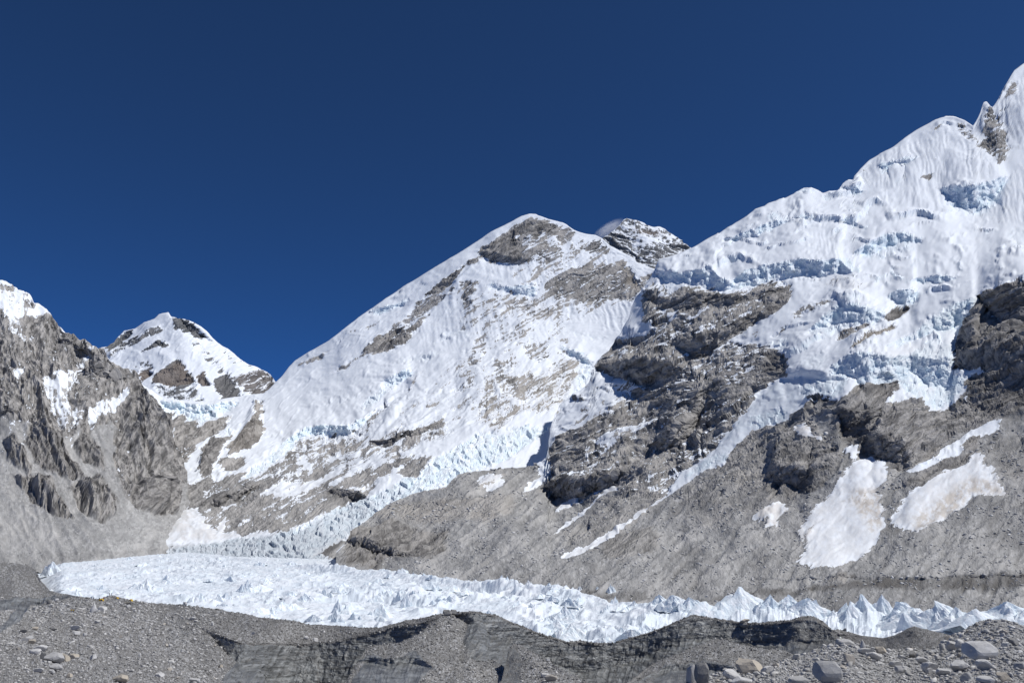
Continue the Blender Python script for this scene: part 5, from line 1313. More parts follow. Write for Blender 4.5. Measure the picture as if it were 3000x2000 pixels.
def pinnacle(px, py_tip, hpx, wpx, Y, label, group=None):
    """tip seen at (px, py_tip); size from pixels at the glacier's own distance"""
    x, y, zt = unproject(np.float64(px), np.float64(py_tip), np.float64(Y))
    m = Y / FPX
    h = hpx * m
    zb = min(float(zt) - h, glac_z(px, Y) - 0.2)
    H = float(zt) - zb
    k = pin_count[0]
    pin_count[0] += 1
    o = bpy.data.objects.new('ice_pinnacle', PINS[(k * 7) % len(PINS)])
    COL.objects.link(o)
    o.location = (float(x), float(y), zb)
    w = wpx * m * (2.7 if px > 1900 else 1.7)
    o.scale = (w, w * random.uniform(0.45, 0.8), H / 0.96)
    o.rotation_euler = (0, 0, random.uniform(-0.5, 0.5) + (math.pi if random.random() < 0.5 else 0))
    tag(o, label, 'ice pinnacle', group or 'ice pinnacles of the glacier')
    return o


def glac_Y(px, py):
    """distance at which the glacier's mean surface is seen at this pixel row"""
    v = (1000.0 - py) / FPX
    t = (ST + v * CT) / (CT - v * ST)
    return float(np.clip(-47.5 / t, 345, 1500))


BIG = [
    (1995, 1742, 40, 60, 'twin white ice teeth left of the lone spire, near the wall of dirty ice'), (2036, 1747, 40, 50, 'white ice tooth with a sheer right edge above the notch'),
    (2176, 1723, 100, 150, 'tallest white ice spire with a pointed tip, above the balanced boulder'), (2120, 1770, 60, 70, 'low white ice fin leaning on the left foot of the tallest spire'),
    (2253, 1739, 80, 90, 'blunt broad ice crest just right of the tallest spire'), (2304, 1742, 75, 80, 'rounded ice crest, second to the right of the tallest spire'),
    (2345, 1748, 70, 70, 'sloping ice shoulder third to the right of the tallest spire'), (2371, 1757, 60, 50, 'small ice horn at the right end of the crest beside the tallest spire'),
    (2464, 1768, 75, 60, 'pale blue shaded ice tooth with a dark cleft beneath it'), (2507, 1747, 80, 70, 'left horn of the two-horned ice block right of the dark cleft'),
    (2533, 1743, 85, 80, 'middle peak of the broad two-horned ice block'), (2576, 1745, 90, 80, 'right horn of the broad two-horned ice block'),
    (2630, 1756, 100, 120, 'white ice pyramid with a sharp left-leaning tip right of the two-horned block'), (2683, 1776, 70, 90, 'long sloping white ice back right of the sharp pyramid'),
    (2599, 1796, 60, 60, 'blue-grey shaded ice bulge in front of the sharp pyramid'), (2563, 1832, 34, 34, 'small blue ice fin at the foot of the two-horned block'),
    (2778, 1765, 95, 110, 'white ice spire with a curled tip, beside the near rubble hill'), (2806, 1780, 70, 80, 'lower right shoulder of the curled ice spire'),
    (2739, 1824, 34, 30, 'small turquoise ice stub at the left foot of the curled spire'), (2775, 1838, 28, 34, 'pointed bluish ice chip in front of the curled spire'),
    (2850, 1786, 50, 80, 'low fluted ice wall between the curled spire and the last white dome'), (2938, 1758, 70, 130, 'smooth white ice dome at the right edge of the picture'),
    (2990, 1782, 50, 80, 'white ice slope falling off at the very right edge'), (1929, 1741, 40, 50, 'jagged white ice comb left of the twin teeth'), (1955, 1748, 40, 50, 'ragged right end of the jagged ice comb'),
    (1856, 1760, 30, 50, 'low white ice ridge at the dark debris corner'), (1800, 1747, 26, 24, 'small lone ice tooth against the dark debris'), (1884, 1768, 34, 40, 'ice tooth with a dark right edge, below the jagged comb'),
    (1467, 1685, 34, 40, 'left spike of the three-spiked crest on the far rim of the ice'), (1484, 1688, 34, 34, 'middle spike of the three-spiked crest on the far rim'), (1503, 1693, 34, 34, 'right spike of the three-spiked crest on the far rim'),
    (1416, 1699, 30, 50, 'low ice peak left of the three-spiked crest'), (1334, 1693, 30, 50, 'round-shouldered ice peak on the far rim'), (1275, 1683, 30, 46, 'pointed ice peak on the far rim near the scree'), (1246, 1679, 28, 36, 'small sharp ice peak on the far rim beside the scree'),
    (1209, 1677, 28, 34, 'narrow ice peak on the far rim below the dark rock toe'), (1184, 1670, 28, 30, 'needle-like ice peak on the far rim below the dark rock toe'), (1097, 1690, 30, 60, 'fluted ice wall below the dark rock toe'),
    (1610, 1707, 30, 60, 'low crest of ice teeth right of the isolated block'), (1660, 1712, 28, 44, 'last ice tooth where the far rim begins to drop'),
    (995, 1753, 44, 40, 'grey-sided ice fin leaning right in the middle of the glacier'), (986, 1781, 34, 36, 'smaller grey-sided fin directly below the leaning fin'), (994, 1797, 30, 34, 'lowest of the three stacked grey-sided fins'),
    (1168, 1730, 34, 30, 'left one of a pair of upright ice horns in the middle of the glacier'), (1192, 1734, 40, 26, 'right one of a pair of upright ice horns'), (1290, 1745, 30, 34, 'ragged ice horn above the crest boulder'),
    (723, 1698, 36, 40, 'grey-sided pyramid of ice alone in the upper left of the glacier'), (826, 1718, 24, 16, 'slim dark-edged ice needle in the left half'), (641, 1738, 30, 34, 'left of two ice teeth near the moraine edge'), (665, 1734, 26, 26, 'right of two ice teeth near the moraine edge'),
    (425, 1697, 40, 90, 'broad fluted ice ridge behind the yellow tents'), (498, 1683, 28, 34, 'pale ice pyramid to the upper right of the tents'), (157, 1645, 34, 60, 'ragged blue-shaded ice cluster at the left tip of the glacier'),
    (226, 1725, 32, 26, 'blue-grey ice stump left of the camp'), (295, 1712, 26, 22, 'thin upright ice blade directly behind the camp'), (578, 1731, 34, 40, 'ribbed ice tooth right of the camp by the moraine edge'),
    (951, 1720, 30, 26, 'small grey ice horn near the glacier centre'), (830, 1758, 28, 46, 'low broad ice tooth above the moraine slope'), (798, 1777, 26, 24, 'shaded ice stump at the moraine edge'), (1120, 1768, 34, 60, 'wide low ice hump in the glacier centre'),
    (1435, 1785, 26, 26, 'small ice tooth above the top of the dirty ice crest'), (1513, 1727, 26, 40, 'smooth ice hummock below the three-spiked crest'), (1601, 1752, 34, 30, 'bluish ice tooth in the right middle of the glacier'), (1562, 1765, 30, 34, 'leaning ice tooth left of the bluish one'),
    (1658, 1771, 30, 34, 'ribbed ice cone right of the bluish tooth'), (1779, 1771, 26, 30, 'half-buried ice fin near the dark debris'), (1696, 1838, 26, 34, 'squat ice cone above the low point of the ice wall'), (1778, 1862, 26, 30, 'grey ice cone just behind the low point of the ice wall'),
    (1841, 1833, 26, 22, 'small shaded ice fin behind the rising ice wall'), (1633, 1816, 26, 50, 'rounded ice hump in the hollow behind the ice wall'),
]
for px, py, h, w, lab in BIG:
    rimY = float(np.interp(px, RIM[:, 0], RIM[:, 2]))
    Yb = min(glac_Y(px, py + h * 0.9), rimY - 4)
    if px > 1900:
        Yb = min(Yb + 20, rimY - 6)
    pinnacle(px, py, h, w, Yb, lab, 'named ice pinnacles')
# many more small teeth that nothing tells apart
rs = np.random.default_rng(99)
TEETH = []
n = 0
while n < 130:
    px = rs.uniform(130, 2060)
    rimY = float(np.interp(px, RIM[:, 0], RIM[:, 2]))
    Y = 350 + (rimY - 358) * rs.random() ** 1.25
    hm = rs.uniform(2.0, 5.5) * (0.8 + 0.4 * rs.random())
    zb = glac_z(px, Y)
    k = n
    o = bpy.data.objects.new('ice_pinnacle', PINS[int(rs.integers(len(PINS)))])
    COL.objects.link(o)
    o.location = (x_at(px, Y, zb), Y, zb - 0.1)
    w = hm * rs.uniform(2.6, 5.0)
    o.scale = (w, w * rs.uniform(0.35, 0.8), hm)
    o.rotation_euler = (0, 0, rs.uniform(-0.9, 0.9) + math.pi * int(rs.integers(2)))
    tag(o, None, 'ice pinnacle', 'small ice teeth scattered over the glacier')
    TEETH.append(o)
    n += 1

# isolated ice blocks on the debris beyond the glacier
for px, pyb, w, h, lab in [(1789, 1732, 27, 21, 'white angular ice block standing alone on the grey debris'), (1698, 1725, 12, 11, 'smaller white ice block left of the lone block on the debris'), (1751, 1728, 10, 7, 'tiny white ice lump between the two isolated blocks'), (1550, 1718, 28, 20, 'grey-edged ice block just beyond the far rim, beside the three spikes')]:
    P, nn_, Y = surf_at(gN, px, pyb)
    m = Y / FPX
    o = bpy.data.objects.new('ice_block', PINS[2])
    COL.objects.link(o)
    o.location = tuple(P + np.array((0, 0, h * m * 0.1)))
    o.scale = (w * m * 1.3, w * m * 0.9, h * m * 1.1)
    tag(o, lab, 'ice block', 'ice blocks beyond the glacier')

# ------------------------------------------------------------------ stones and boulders
T = NT('stone')
oi = T.n('ShaderNodeObjectInfo')
geo = T.n('ShaderNodeNewGeometry')
tco = T.n('ShaderNodeTexCoord')
n1 = T.noise(tco.outputs['Object'], 3.0, 6, 0.65)
n2 = T.noise(tco.outputs['Object'], 14.0, 4, 0.65)
base = oi.outputs['Color']        # each boulder carries its own stone colour
c = T.mix(T.rng(n1, 0.36, 0.66, 0.0, 0.45), base, rgb(0.32, 0.31, 0.295))
c = T.mix(T.rng(n2, 0.55, 0.7, 0.0, 0.4), c, rgb(0.56, 0.54, 0.51))
bp = T.n('ShaderNodeBump', {'Strength': 0.5, 'Distance': 0.08, 'Height': T.math('ADD', n1, n2)})
M_STONE = T.out(**{'Base Color': c, 'Roughness': 0.88, 'Specular IOR Level': 0.25, 'Normal': bp.outputs[0]})


def stone_tone_material(name, lo, hi):
    T = NT(name)
    t = T.attr('tone').outputs['Fac']
    geo = T.n('ShaderNodeNewGeometry')
    n = T.noise(geo.outputs['Position'], 1.3, 4, 0.6)
    c = T.mix(t, lo, hi)
    c = T.mix(T.rng(n, 0.4, 0.65, 0.0, 0.3), c, rgb(0.18, 0.175, 0.165))
    return T.out(**{'Base Color': c, 'Roughness': 0.9, 'Specular IOR Level': 0.2})


def boulder_mesh(seed, dims, cuts=9):
    """an angular block: a ball cut flat by planes, then stretched"""
    r = np.random.default_rng(seed)
    bm = bmesh.new()
    bmesh.ops.create_icosphere(bm, subdivisions=3, radius=1.0)
    pl = []
    for k in range(cuts):
        n = r.normal(size=3)
        n /= np.linalg.norm(n)
        pl.append((n, r.uniform(0.42, 0.72)))
    pl.append((np.array((r.uniform(-.25, .25), r.uniform(-.25, .25), 1.0)) / 1.05, r.uniform(0.5, 0.7)))
    for v in bm.verts:
        p = np.array(v.co)
        for n, d in pl:
            e = p @ n - d
            if e > 0:
                p = p - n * e * 0.96
        p = p + r.normal(size=3) * 0.012
        v.co = p
    co = np.array([v.co for v in bm.verts])
    mn, mx = co.min(0), co.max(0)
    for v in bm.verts:
        v.co = ((np.array(v.co) - mn) / (mx - mn) - np.array((0.5, 0.5, 0.14))) * np.array(dims)
    me = bpy.data.meshes.new('boulder')
    bm.to_mesh(me)
    bm.free()
    me.materials.append(M_STONE)
    return me


B_BLOCK = [boulder_mesh(600 + k, (1, 0.85, 1)) for k in range(5)]
B_SLAB = [boulder_mesh(620 + k, (1, 0.8, 1), 7) for k in range(4)]
B_ROUND = [boulder_mesh(640 + k, (1, 0.9, 1), 16) for k in range(3)]
B_PEAK = []
for k in range(2):
    me = boulder_mesh(660 + k, (1, 0.8, 1), 6)
    for v in me.vertices:
        t = min(1.0, max(0.0, v.co.z / 0.86))
        v.co.x *= 1 - 0.78 * t
        v.co.y *= 1 - 0.7 * t
    me.update()
    B_PEAK.append(me)
bcount = [0]


def stone_colour(label):
    r = random.uniform(0.92, 1.08)
    l = ' '.join((label or '').split()[:5])
    if any(w_ in l for w_ in ('black', 'dark')):
        c_ = (0.24, 0.235, 0.225)
    elif any(w_ in l for w_ in ('tan', 'brown', 'yellow')):
        c_ = (0.52, 0.46, 0.37)
    elif any(w_ in l for w_ in ('white', 'pale', 'bright', 'light')):
        c_ = (0.64, 0.63, 0.61)
    elif 'grey' in l:
        c_ = (0.46, 0.455, 0.445)
    else:
        c_ = random.choice([(0.56, 0.55, 0.53), (0.48, 0.475, 0.46), (0.62, 0.61, 0.585), (0.50, 0.455, 0.39)])
    return (c_[0] * r, c_[1] * r, c_[2] * r, 1.0)


def boulder(G, px, pyb, w, h, kind, label, group='named boulders', tilt=0.0, name='boulder'):
    P, nn_, Y = surf_at(G, px, pyb - 1)
    m = Y / FPX
    lst = {'block': B_BLOCK, 'slab': B_SLAB, 'round': B_ROUND, 'peak': B_PEAK}[kind]
    k = bcount[0]
    bcount[0] += 1
    o = bpy.data.objects.new(name, lst[k % len(lst)])
    COL.objects.link(o)
    o.location = tuple(P)
    o.scale = (w * m * 1.08, w * m * random.uniform(0.8, 1.1), h * m * 1.18)
    o.rotation_euler = (random.uniform(-.08, .08), tilt, random.uniform(-0.5, 0.5))
    o.color = stone_colour(label)
    tag(o, label, 'boulder', group)
    return o


NEAR = [
    (2024, 2003, 24, 52, 'block', 'narrow upright grey boulder, left half of the leaning pair at the bottom edge', 0.05),
    (2057, 2004, 42, 56, 'block', 'wide upright dark grey boulder, right half of the pair at the bottom edge', 0),
    (2197, 1968, 66, 38, 'round', 'smooth rounded tan boulder beside the dark hollow', 0), (2140, 1992, 48, 26, 'slab', 'pale slab tilted down to the right, below the rounded tan boulder', 0.35),
    (2250, 1974, 40, 20, 'slab', 'flat pale boulder just right of the rounded tan boulder', 0.1), (2172, 2006, 52, 22, 'slab', 'low light grey block cut by the bottom edge below the tan boulder', 0),
    (2428, 2004, 70, 58, 'block', 'largest cube-like grey boulder with a bright flat top', 0), (2342, 2006, 54, 18, 'slab', 'flat grey slab at the bottom edge left of the cube-like boulder', 0),
    (2490, 1950, 30, 28, 'block', 'upright angular boulder above the right edge of the cube-like boulder', 0), (2528, 1908, 20, 28, 'peak', 'small pointed white boulder near the top of the rubble', 0),
    (2475, 1892, 50, 16, 'slab', 'broad low grey boulder on the crest of the rubble', 0), (2580, 1916, 26, 18, 'round', 'brownish rounded boulder at the edge of the dark debris', 0),
    (2673, 1928, 22, 18, 'round', 'dark tan boulder in the upper middle of the rubble', 0), (2763, 1906, 20, 20, 'block', 'left one of three blocks in a row below the near hill', 0),
    (2785, 1908, 26, 26, 'block', 'middle one of three blocks in a row below the near hill', 0.2), (2808, 1908, 30, 32, 'slab', 'right one of three blocks, a slab leaning on its neighbour', 0.4),
    (2872, 1936, 78, 52, 'block', 'biggest boulder of the right slope, grey left face and lit right face', 0), (2878, 1962, 46, 30, 'slab', 'long pale slab sloping down right below the biggest boulder', 0.5),
    (2812, 1968, 52, 30, 'round', 'bulky pale boulder with a black shadow under its left side', 0.1), (2765, 1984, 36, 20, 'block', 'square white boulder below the shadowed hollow', 0),
    (2716, 1970, 40, 30, 'slab', 'pale slab leaning left of the shadowed hollow', 0.45), (2635, 1972, 20, 20, 'block', 'small upright block left of the grey slab', 0),
    (2653, 1970, 28, 16, 'slab', 'grey slab in the lower middle of the rubble', 0), (2940, 1998, 36, 26, 'round', 'tan-edged boulder near the lower right corner', 0),
    (2620, 1952, 36, 18, 'slab', 'pale flat boulder above the grey slab', 0.2), (2560, 1934, 40, 20, 'slab', 'whitish slab right of the pointed white boulder', 0.25),
    (2970, 1896, 26, 20, 'round', 'dark rounded boulder half sunk in the near hill', 0), (2832, 1998, 30, 26, 'block', 'ribbed grey block at the bottom edge below the bulky pale boulder', 0),
    (2540, 1920, 44, 18, 'slab', 'long flat boulder just below the pointed white one', 0.1), (2700, 1942, 34, 16, 'slab', 'thin pale slab in the middle of the rubble', 0.3),
    (2990, 1960, 30, 20, 'block', 'grey block at the right edge of the picture', 0), (2890, 2004, 44, 18, 'slab', 'pale slab cut by the bottom edge near the right corner', 0), (2938, 1868, 14, 10, 'block', 'small lone block on the open face of the near hill', 0),
]
for px, pyb, w, h, kd, lab, tl in NEAR:
    boulder(gR, px, pyb, w, h, kd, lab, tilt=tl)
MID = [
    (275, 1799, 22, 25, 'peak', 'upright triangular pale boulder below the camp', 0), (302, 1790, 22, 14, 'slab', 'broad pale boulder right of the triangular one', 0), (142, 1770, 18, 12, 'block', 'grey block below the dark ice bank on the left', 0),
    (164, 1766, 12, 8, 'block', 'small white block right of the grey one on the left', 0), (102, 1784, 15, 10, 'block', 'small grey block at the left of the moraine', 0), (85, 1879, 26, 18, 'slab', 'tilted grey slab leaning up to the right, left edge area', -0.6),
    (93, 1888, 17, 12, 'block', 'yellowish boulder at the foot of the tilted slab', 0), (70, 1856, 20, 10, 'slab', 'dark-edged boulder above the tilted slab', 0), (120, 1909, 34, 17, 'slab', 'bright white boulder above the group of grey boulders', 0.05),
    (157, 1941, 48, 28, 'round', 'largest grey boulder of the cluster at lower left', 0.1), (124, 1936, 17, 21, 'block', 'dark upright boulder at the left end of the cluster', 0), (187, 1936, 32, 20, 'round', 'brown-tipped boulder at the right end of the cluster', 0.15),
    (163, 1963, 32, 20, 'round', 'rounded grey boulder below the cluster', 0.2), (217, 1928, 24, 12, 'slab', 'tan flat boulder right of the cluster', 0), (102, 1921, 32, 15, 'slab', 'pale flat boulder left of the cluster', 0),
    (114, 1971, 28, 13, 'slab', 'white flat boulder below the pale one at lower left', 0), (152, 1973, 18, 13, 'block', 'white block below the rounded grey boulder', 0), (204, 1984, 16, 13, 'round', 'small brown boulder near the bottom at lower left', 0),
    (357, 1995, 44, 22, 'round', 'big brownish boulder at the bottom edge, left of the ice wall', 0), (222, 1852, 28, 14, 'slab', 'pale slab in the middle of the left rubble field', 0), (223, 1863, 16, 11, 'block', 'block just below the pale slab in the left rubble field', 0),
    (158, 1847, 16, 10, 'round', 'dark-bottomed boulder left of the pale slab', 0), (103, 1845, 18, 8, 'slab', 'brown flat boulder at the left of the rubble field', 0), (247, 1869, 9, 10, 'block', 'small upright white block right of the pale slab', 0), (272, 1934, 18, 15, 'block', 'white block in the lower left rubble field', 0),
    (925, 1877, 13, 12, 'block', 'bright white cube on the rim of the dirty ice wall', 0), (898, 1869, 13, 9, 'slab', 'pale boulder just left of the bright white cube', 0), (743, 1855, 11, 7, 'slab', 'small pale boulder on the dark debris bank', 0),
    (565, 1818, 18, 9, 'slab', 'pale lone boulder on the dark debris bank, left of the ice wall', 0), (1310, 1800, 24, 15, 'round', 'dark rounded boulder perched on the crest of the moraine', 0), (1332, 1798, 16, 13, 'block', 'black jagged boulder right beside the perched one', 0),
    (2474, 1845, 11, 8, 'round', 'small black boulder on the crest by the white ice', 0), (1612, 1997, 34, 18, 'slab', 'big flat slab at the bottom edge in the middle', 0.2), (1600, 1980, 28, 10, 'slab', 'thin slab above the big flat one', 0.1), (645, 1958, 14, 10, 'block', 'tan block at the left end of the ice wall', 0),
    (1620, 1912, 10, 8, 'block', 'small pale block on the edge of the middle mound', 0), (570, 2000, 30, 14, 'block', 'pale boulder at the bottom edge near the ice wall', 0), (468, 1985, 22, 12, 'slab', 'flat pale boulder at the bottom edge of the left rubble field', 0),
]
for px, pyb, w, h, kd, lab, tl in MID:
    boulder(gB if 1560 < px < 1640 else gC if 1290 < px < 1340 else gF, px, pyb, w, h, kd, lab, tilt=tl)
# the boulder balanced on the ice wall: a flat block, the shade under it built as a dark stub
ob = boulder(gF, 2178, 1836, 22, 14, 'block', 'dark stub of ice and rock carrying the balanced boulder')
ob2 = boulder(gF, 2181, 1822, 30, 11, 'slab', 'flat tan boulder balanced on the rim of the ice wall')
# table rock near the camp
P, nn_, Y = surf_at(gF, 377, 1776)
m = Y / FPX
root = bpy.data.objects.new('table_rock', None)
COL.objects.link(root)
root.location = tuple(P)
tag(root, 'flat yellowish table rock on a dark foot below the right tent', 'boulder', 'named boulders')
for nm, me, loc, sc in [('top_slab', B_SLAB[0], (0, 0, 8 * m), (28 * m, 20 * m, 5 * m)), ('foot', B_BLOCK[1], (0, 0, 0), (14 * m, 10 * m, 10 * m))]:
    c_ = bpy.data.objects.new(nm, me)
    COL.objects.link(c_)
    c_.parent = root
    c_.color = (0.52, 0.48, 0.38, 1) if nm == 'top_slab' else (0.24, 0.235, 0.225, 1)
    c_.location = loc
    c_.scale = sc

# further boulders that nothing tells apart
UNNAMED = []
allb = B_BLOCK + B_SLAB + B_ROUND


def scatter_boulders(G, nb, box, size, label, group, seed, ok=None):
    r = np.random.default_rng(seed)
    px, py = G['px'], G['py']
    k = 0
    tries = 0
    while k < nb and tries < nb * 20:
        tries += 1
        a = r.uniform(box[0], box[2])
        b = r.uniform(box[1], box[3])
        j = int((a - px[0, 0]) / (px[0, 1] - px[0, 0]))
        col = py[:, j]
        i = int(np.argmin(np.abs(col - b)))
        if abs(col[i] - b) > 6 or (ok is not None and not ok(G, i, j)):
            continue
        P = G['P'][i, j]
        s_ = size[0] * (size[1] / size[0]) ** (r.random() ** 1.8) * G['Y'][i, j] / FPX
        o = bpy.data.objects.new('boulder', allb[int(r.integers(len(allb)))])
        COL.objects.link(o)
        o.location = tuple(P)
        o.scale = (s_, s_ * r.uniform(0.6, 1.0), s_ * r.uniform(0.4, 0.85))
        o.rotation_euler = (r.uniform(-.3, .3), r.uniform(-.3, .3), r.uniform(0, 6.28))
        o.color = stone_colour(None)
        tag(o, None, 'boulder', group)
        UNNAMED.append(o)
        k += 1


noice = lambda G, i, j: G['ch']['ice'][i, j] < 0.3
scatter_boulders(gR, 130, (1990, 1830, 3000, 2000), (9, 24), 'medium pale boulder among many alike in the near rubble, lower right', 'unnamed boulders of the near rubble', 5)
scatter_boulders(gF, 70, (0, 1770, 640, 2000), (7, 16), 'medium pale boulder among many alike on the left moraine', 'unnamed boulders of the left moraine', 6, noice)


def stone_field(name, G, nst, box, size, mat, label, seed, ok=None, shape='ico', power=2.2, tone=(0, 1), tpow=1.3):
    """uncountable loose stones as one mesh"""
    r = np.random.default_rng(seed)
    px, py = G['px'], G['py']
    a = r.uniform(box[0], box[2], nst * 3)
    b = r.uniform(box[1], box[3], nst * 3)
    j = np.clip(((a - px[0, 0]) / (px[0, 1] - px[0, 0])).astype(int), 0, px.shape[1] - 2)
    colp = py[:, j]
    i = np.argmin(np.abs(colp - b[None]), 0)
    good = np.abs(py[i, j] - b) < 4
    if ok is not None:
        good &= ok(G, i, j)
    i, j = i[good][:nst], j[good][:nst]
    nst = len(i)
    fu = r.random((nst, 1))
    P = G['P'][i, j] * (1 - fu) + G['P'][i, j + 1] * fu
    Y = G['Y'][i, j]
    s_ = size[0] * (size[1] / size[0]) ** (r.random(nst) ** power) * Y / FPX
    if shape == 'ico':
        bm = bmesh.new()
        bmesh.ops.create_icosphere(bm, subdivisions=1, radius=0.5)
        bv = np.array([v.co for v in bm.verts])
        bf = np.array([[v.index for v in f.verts] for f in bm.faces])
        bm.free()
    else:
        bv = np.array([(1, 0, 0), (-1, 0, 0), (0, 1, 0), (0, -1, 0), (0, 0, 1), (0, 0, -1.)]) * 0.55
        bf = np.array([(0, 2, 4), (2, 1, 4), (1, 3, 4), (3, 0, 4), (2, 0, 5), (1, 2, 5), (3, 1, 5), (0, 3, 5)])
    V = bv[None] * (1 + 0.32 * r.normal(size=(nst, len(bv), 1))).clip(0.5, 1.6)
    V = V * np.stack([r.uniform(0.8, 1.3, nst), r.uniform(0.6, 1.0, nst), r.uniform(0.28, 0.6, nst)], -1)[:, None]
    ti = r.normal(size=nst) * 0.3
    c_, s2 = np.cos(ti)[:, None], np.sin(ti)[:, None]
    V = np.stack([V[..., 0] * c_ - V[..., 2] * s2, V[..., 1], V[..., 0] * s2 + V[..., 2] * c_], -1)
    an_ = r.uniform(0, 6.28, nst)
    c_, s2 = np.cos(an_)[:, None], np.sin(an_)[:, None]
    V = np.stack([V[..., 0] * c_ - V[..., 1] * s2, V[..., 0] * s2 + V[..., 1] * c_, V[..., 2]], -1)
    nz_ = G['n'][i, j] * 0.75 + np.array((0, 0, 0.25))
    nz_ /= np.linalg.norm(nz_, axis=1, keepdims=True)
    t1 = np.cross(np.array((0, 1.0, 0)), nz_)
    t1 /= np.linalg.norm(t1, axis=1, keepdims=True)
    t2 = np.cross(nz_, t1)
    V = V[..., :1] * t1[:, None] + V[..., 1:2] * t2[:, None] + V[..., 2:] * nz_[:, None]
    V = V * s_[:, None, None] + P[:, None] + nz_[:, None] * 0.12 * s_[:, None, None]
    F = bf[None] + (np.arange(nst) * len(bv))[:, None, None]
    me = bpy.data.meshes.new(name)
    me.vertices.add(V.shape[0] * V.shape[1])
    me.vertices.foreach_set('co', V.astype(np.float32).ravel())
    F = F.reshape(-1, 3).astype(np.int32)
    me.loops.add(F.size)
    me.loops.foreach_set('vertex_index', F.ravel())
    me.polygons.add(len(F))
    me.polygons.foreach_set('loop_start', np.arange(0, F.size, 3, dtype=np.int32))
    me.update(calc_edges=True)
    at = me.attributes.new('tone', 'FLOAT', 'POINT')
    tn = np.repeat(r.uniform(tone[0], tone[1], nst) ** tpow, len(bv)).astype(np.float32)
    at.data.foreach_set('value', tn)
    me.materials.append(mat)
    o = bpy.data.objects.new(name, me)
    COL.objects.link(o)
    tag(o, label, kind='stuff')
    return o


M_ST1 = stone_tone_material('loose_stone', rgb(0.19, 0.184, 0.175), rgb(0.70, 0.685, 0.66))
M_ST2 = stone_tone_material('scree_stone', rgb(0.42, 0.415, 0.405), rgb(0.74, 0.73, 0.715))
isF = lambda G, i, j: G['ch']['ice'][i, j] < 0.3
darkF = lambda G, i, j: (G['ch']['ice'][i, j] < 0.25) & (np.random.default_rng(3).random(len(i)) < 0.65)
tal = lambda G, i, j: (G['ch']['talus'][i, j] > 0.35) & (G['ch']['rock'][i, j] > 0.7) & (fbm(G['px'][i, j] / 60, G['py'][i, j] / 40, 3, 333) > -0.02)
stone_field('rubble', gR, 8200, (1930, 1805, 3100, 2080), (3.2, 15), M_ST1, 'loose grey stones of the near rubble slope', 21, tone=(0.25, 1.0))
stone_field('cobbles', gF, 900, (-60, 1765, 640, 2060), (6, 15), M_ST1, 'scattered bigger stones of the left moraine', 31, isF, tone=(0.35, 1.0))
stone_field('cobbles', gR, 1500, (1960, 1830, 3060, 2060), (7, 22), M_ST1, 'jumbled bigger stones of the near rubble slope', 32, tone=(0.3, 1.0))
stone_field('gravel', gF, 11500, (-60, 1745, 660, 2060), (2.4, 10), M_ST1, 'loose grey stones of the left moraine', 22, isF)
stone_field('gravel', gF, 11000, (560, 1770, 2500, 2060), (2.0, 8), M_ST1, 'loose dark stones between the ice walls', 23, isF, 'oct', tone=(0, 1), tpow=4)
stone_field('gravel', gF, 3000, (600, 1790, 2460, 2040), (1.8, 5), M_ST1, 'small stones frozen into the wall of dirty ice', 33, None, 'oct', tone=(0, 1), tpow=4)
stone_field('gravel', gA, 2600, (1800, 1860, 2500, 2060), (2.2, 9), M_ST1, 'stones on the right debris mound', 41, isF, tone=(0, 1), tpow=4)
stone_field('gravel', gB, 1600, (1430, 1880, 1780, 2060), (2.4, 10), M_ST1, 'stones on the pointed debris mound', 42, isF, tone=(0, 1), tpow=2.2)
stone_field('gravel', gC, 3200, (970, 1795, 1520, 2060), (2.2, 9), M_ST1, 'stones on the debris mound under the perched boulder', 43, isF, tone=(0, 1), tpow=2.5)
stone_field('gravel', gF, 2500, (-60, 1650, 400, 1760), (1.8, 4.5), M_ST1, 'small stones of the far left moraine', 24, isF, 'oct', tone=(0, 0.8))
stone_field('scree', gN, 8000, (1000, 1250, 3100, 1800), (2.8, 12), M_ST2, 'scattered stones on the right scree slope', 25, tal, 'ico', 2.6)
stone_field('scree', gL, 2500, (-60, 1380, 560, 1660), (1.8, 4.5), M_ST2, 'scattered stones on the left scree fan', 26, tal, 'ico', 2.4)

# ------------------------------------------------------------------ camp: tents and people
def flat_mat(name, col, rough=0.7):
    T = NT(name)
    tco = T.n('ShaderNodeTexCoord')
    n = T.noise(tco.outputs['Object'], 6.0, 3, 0.5)
    return T.out(**{'Base Color': T.mix(T.rng(n, 0.4, 0.65, 0.0, 0.25), rgb(*col), rgb(*[v * 0.7 for v in col])), 'Roughness': rough})


M_YEL = flat_mat('yellow_tent_cloth', (0.80, 0.50, 0.03))
M_BLK = flat_mat('dark_cloth', (0.03, 0.03, 0.035))
M_RED = flat_mat('red_cloth', (0.62, 0.06, 0.03))
M_GRY = flat_mat('grey_cloth', (0.12, 0.13, 0.15))
M_SKIN = flat_mat('skin', (0.36, 0.20, 0.13))
M_BLUE = flat_mat('blue_cloth', (0.05, 0.10, 0.24))


def dome(name, half, L, H, mat, seg=12, rows=7, a0=0.0, a1=math.pi):
    me = bpy.data.meshes.new(name)
    V, F = [], []
    for k in range(rows + 1):
        t = k / rows
        for j in range(seg + 1):
            a = a0 + (a1 - a0) * j / seg
            ph = t * math.pi / 2
            sag = 1 - 0.06 * abs(math.sin(3 * a))
            V.append((half * math.cos(a) * math.cos(ph) * sag, L * math.sin(a) * math.cos(ph) * sag, H * math.sin(ph) ** 0.85))
    for k in range(rows):
        for j in range(seg):
            b = k * (seg + 1) + j
            F.append((b, b + 1, b + seg + 2, b + seg + 1))
    me.from_pydata(V, [], F)
    me.update()
    for p in me.polygons:
        p.use_smooth = True
    me.materials.append(mat)
    return me


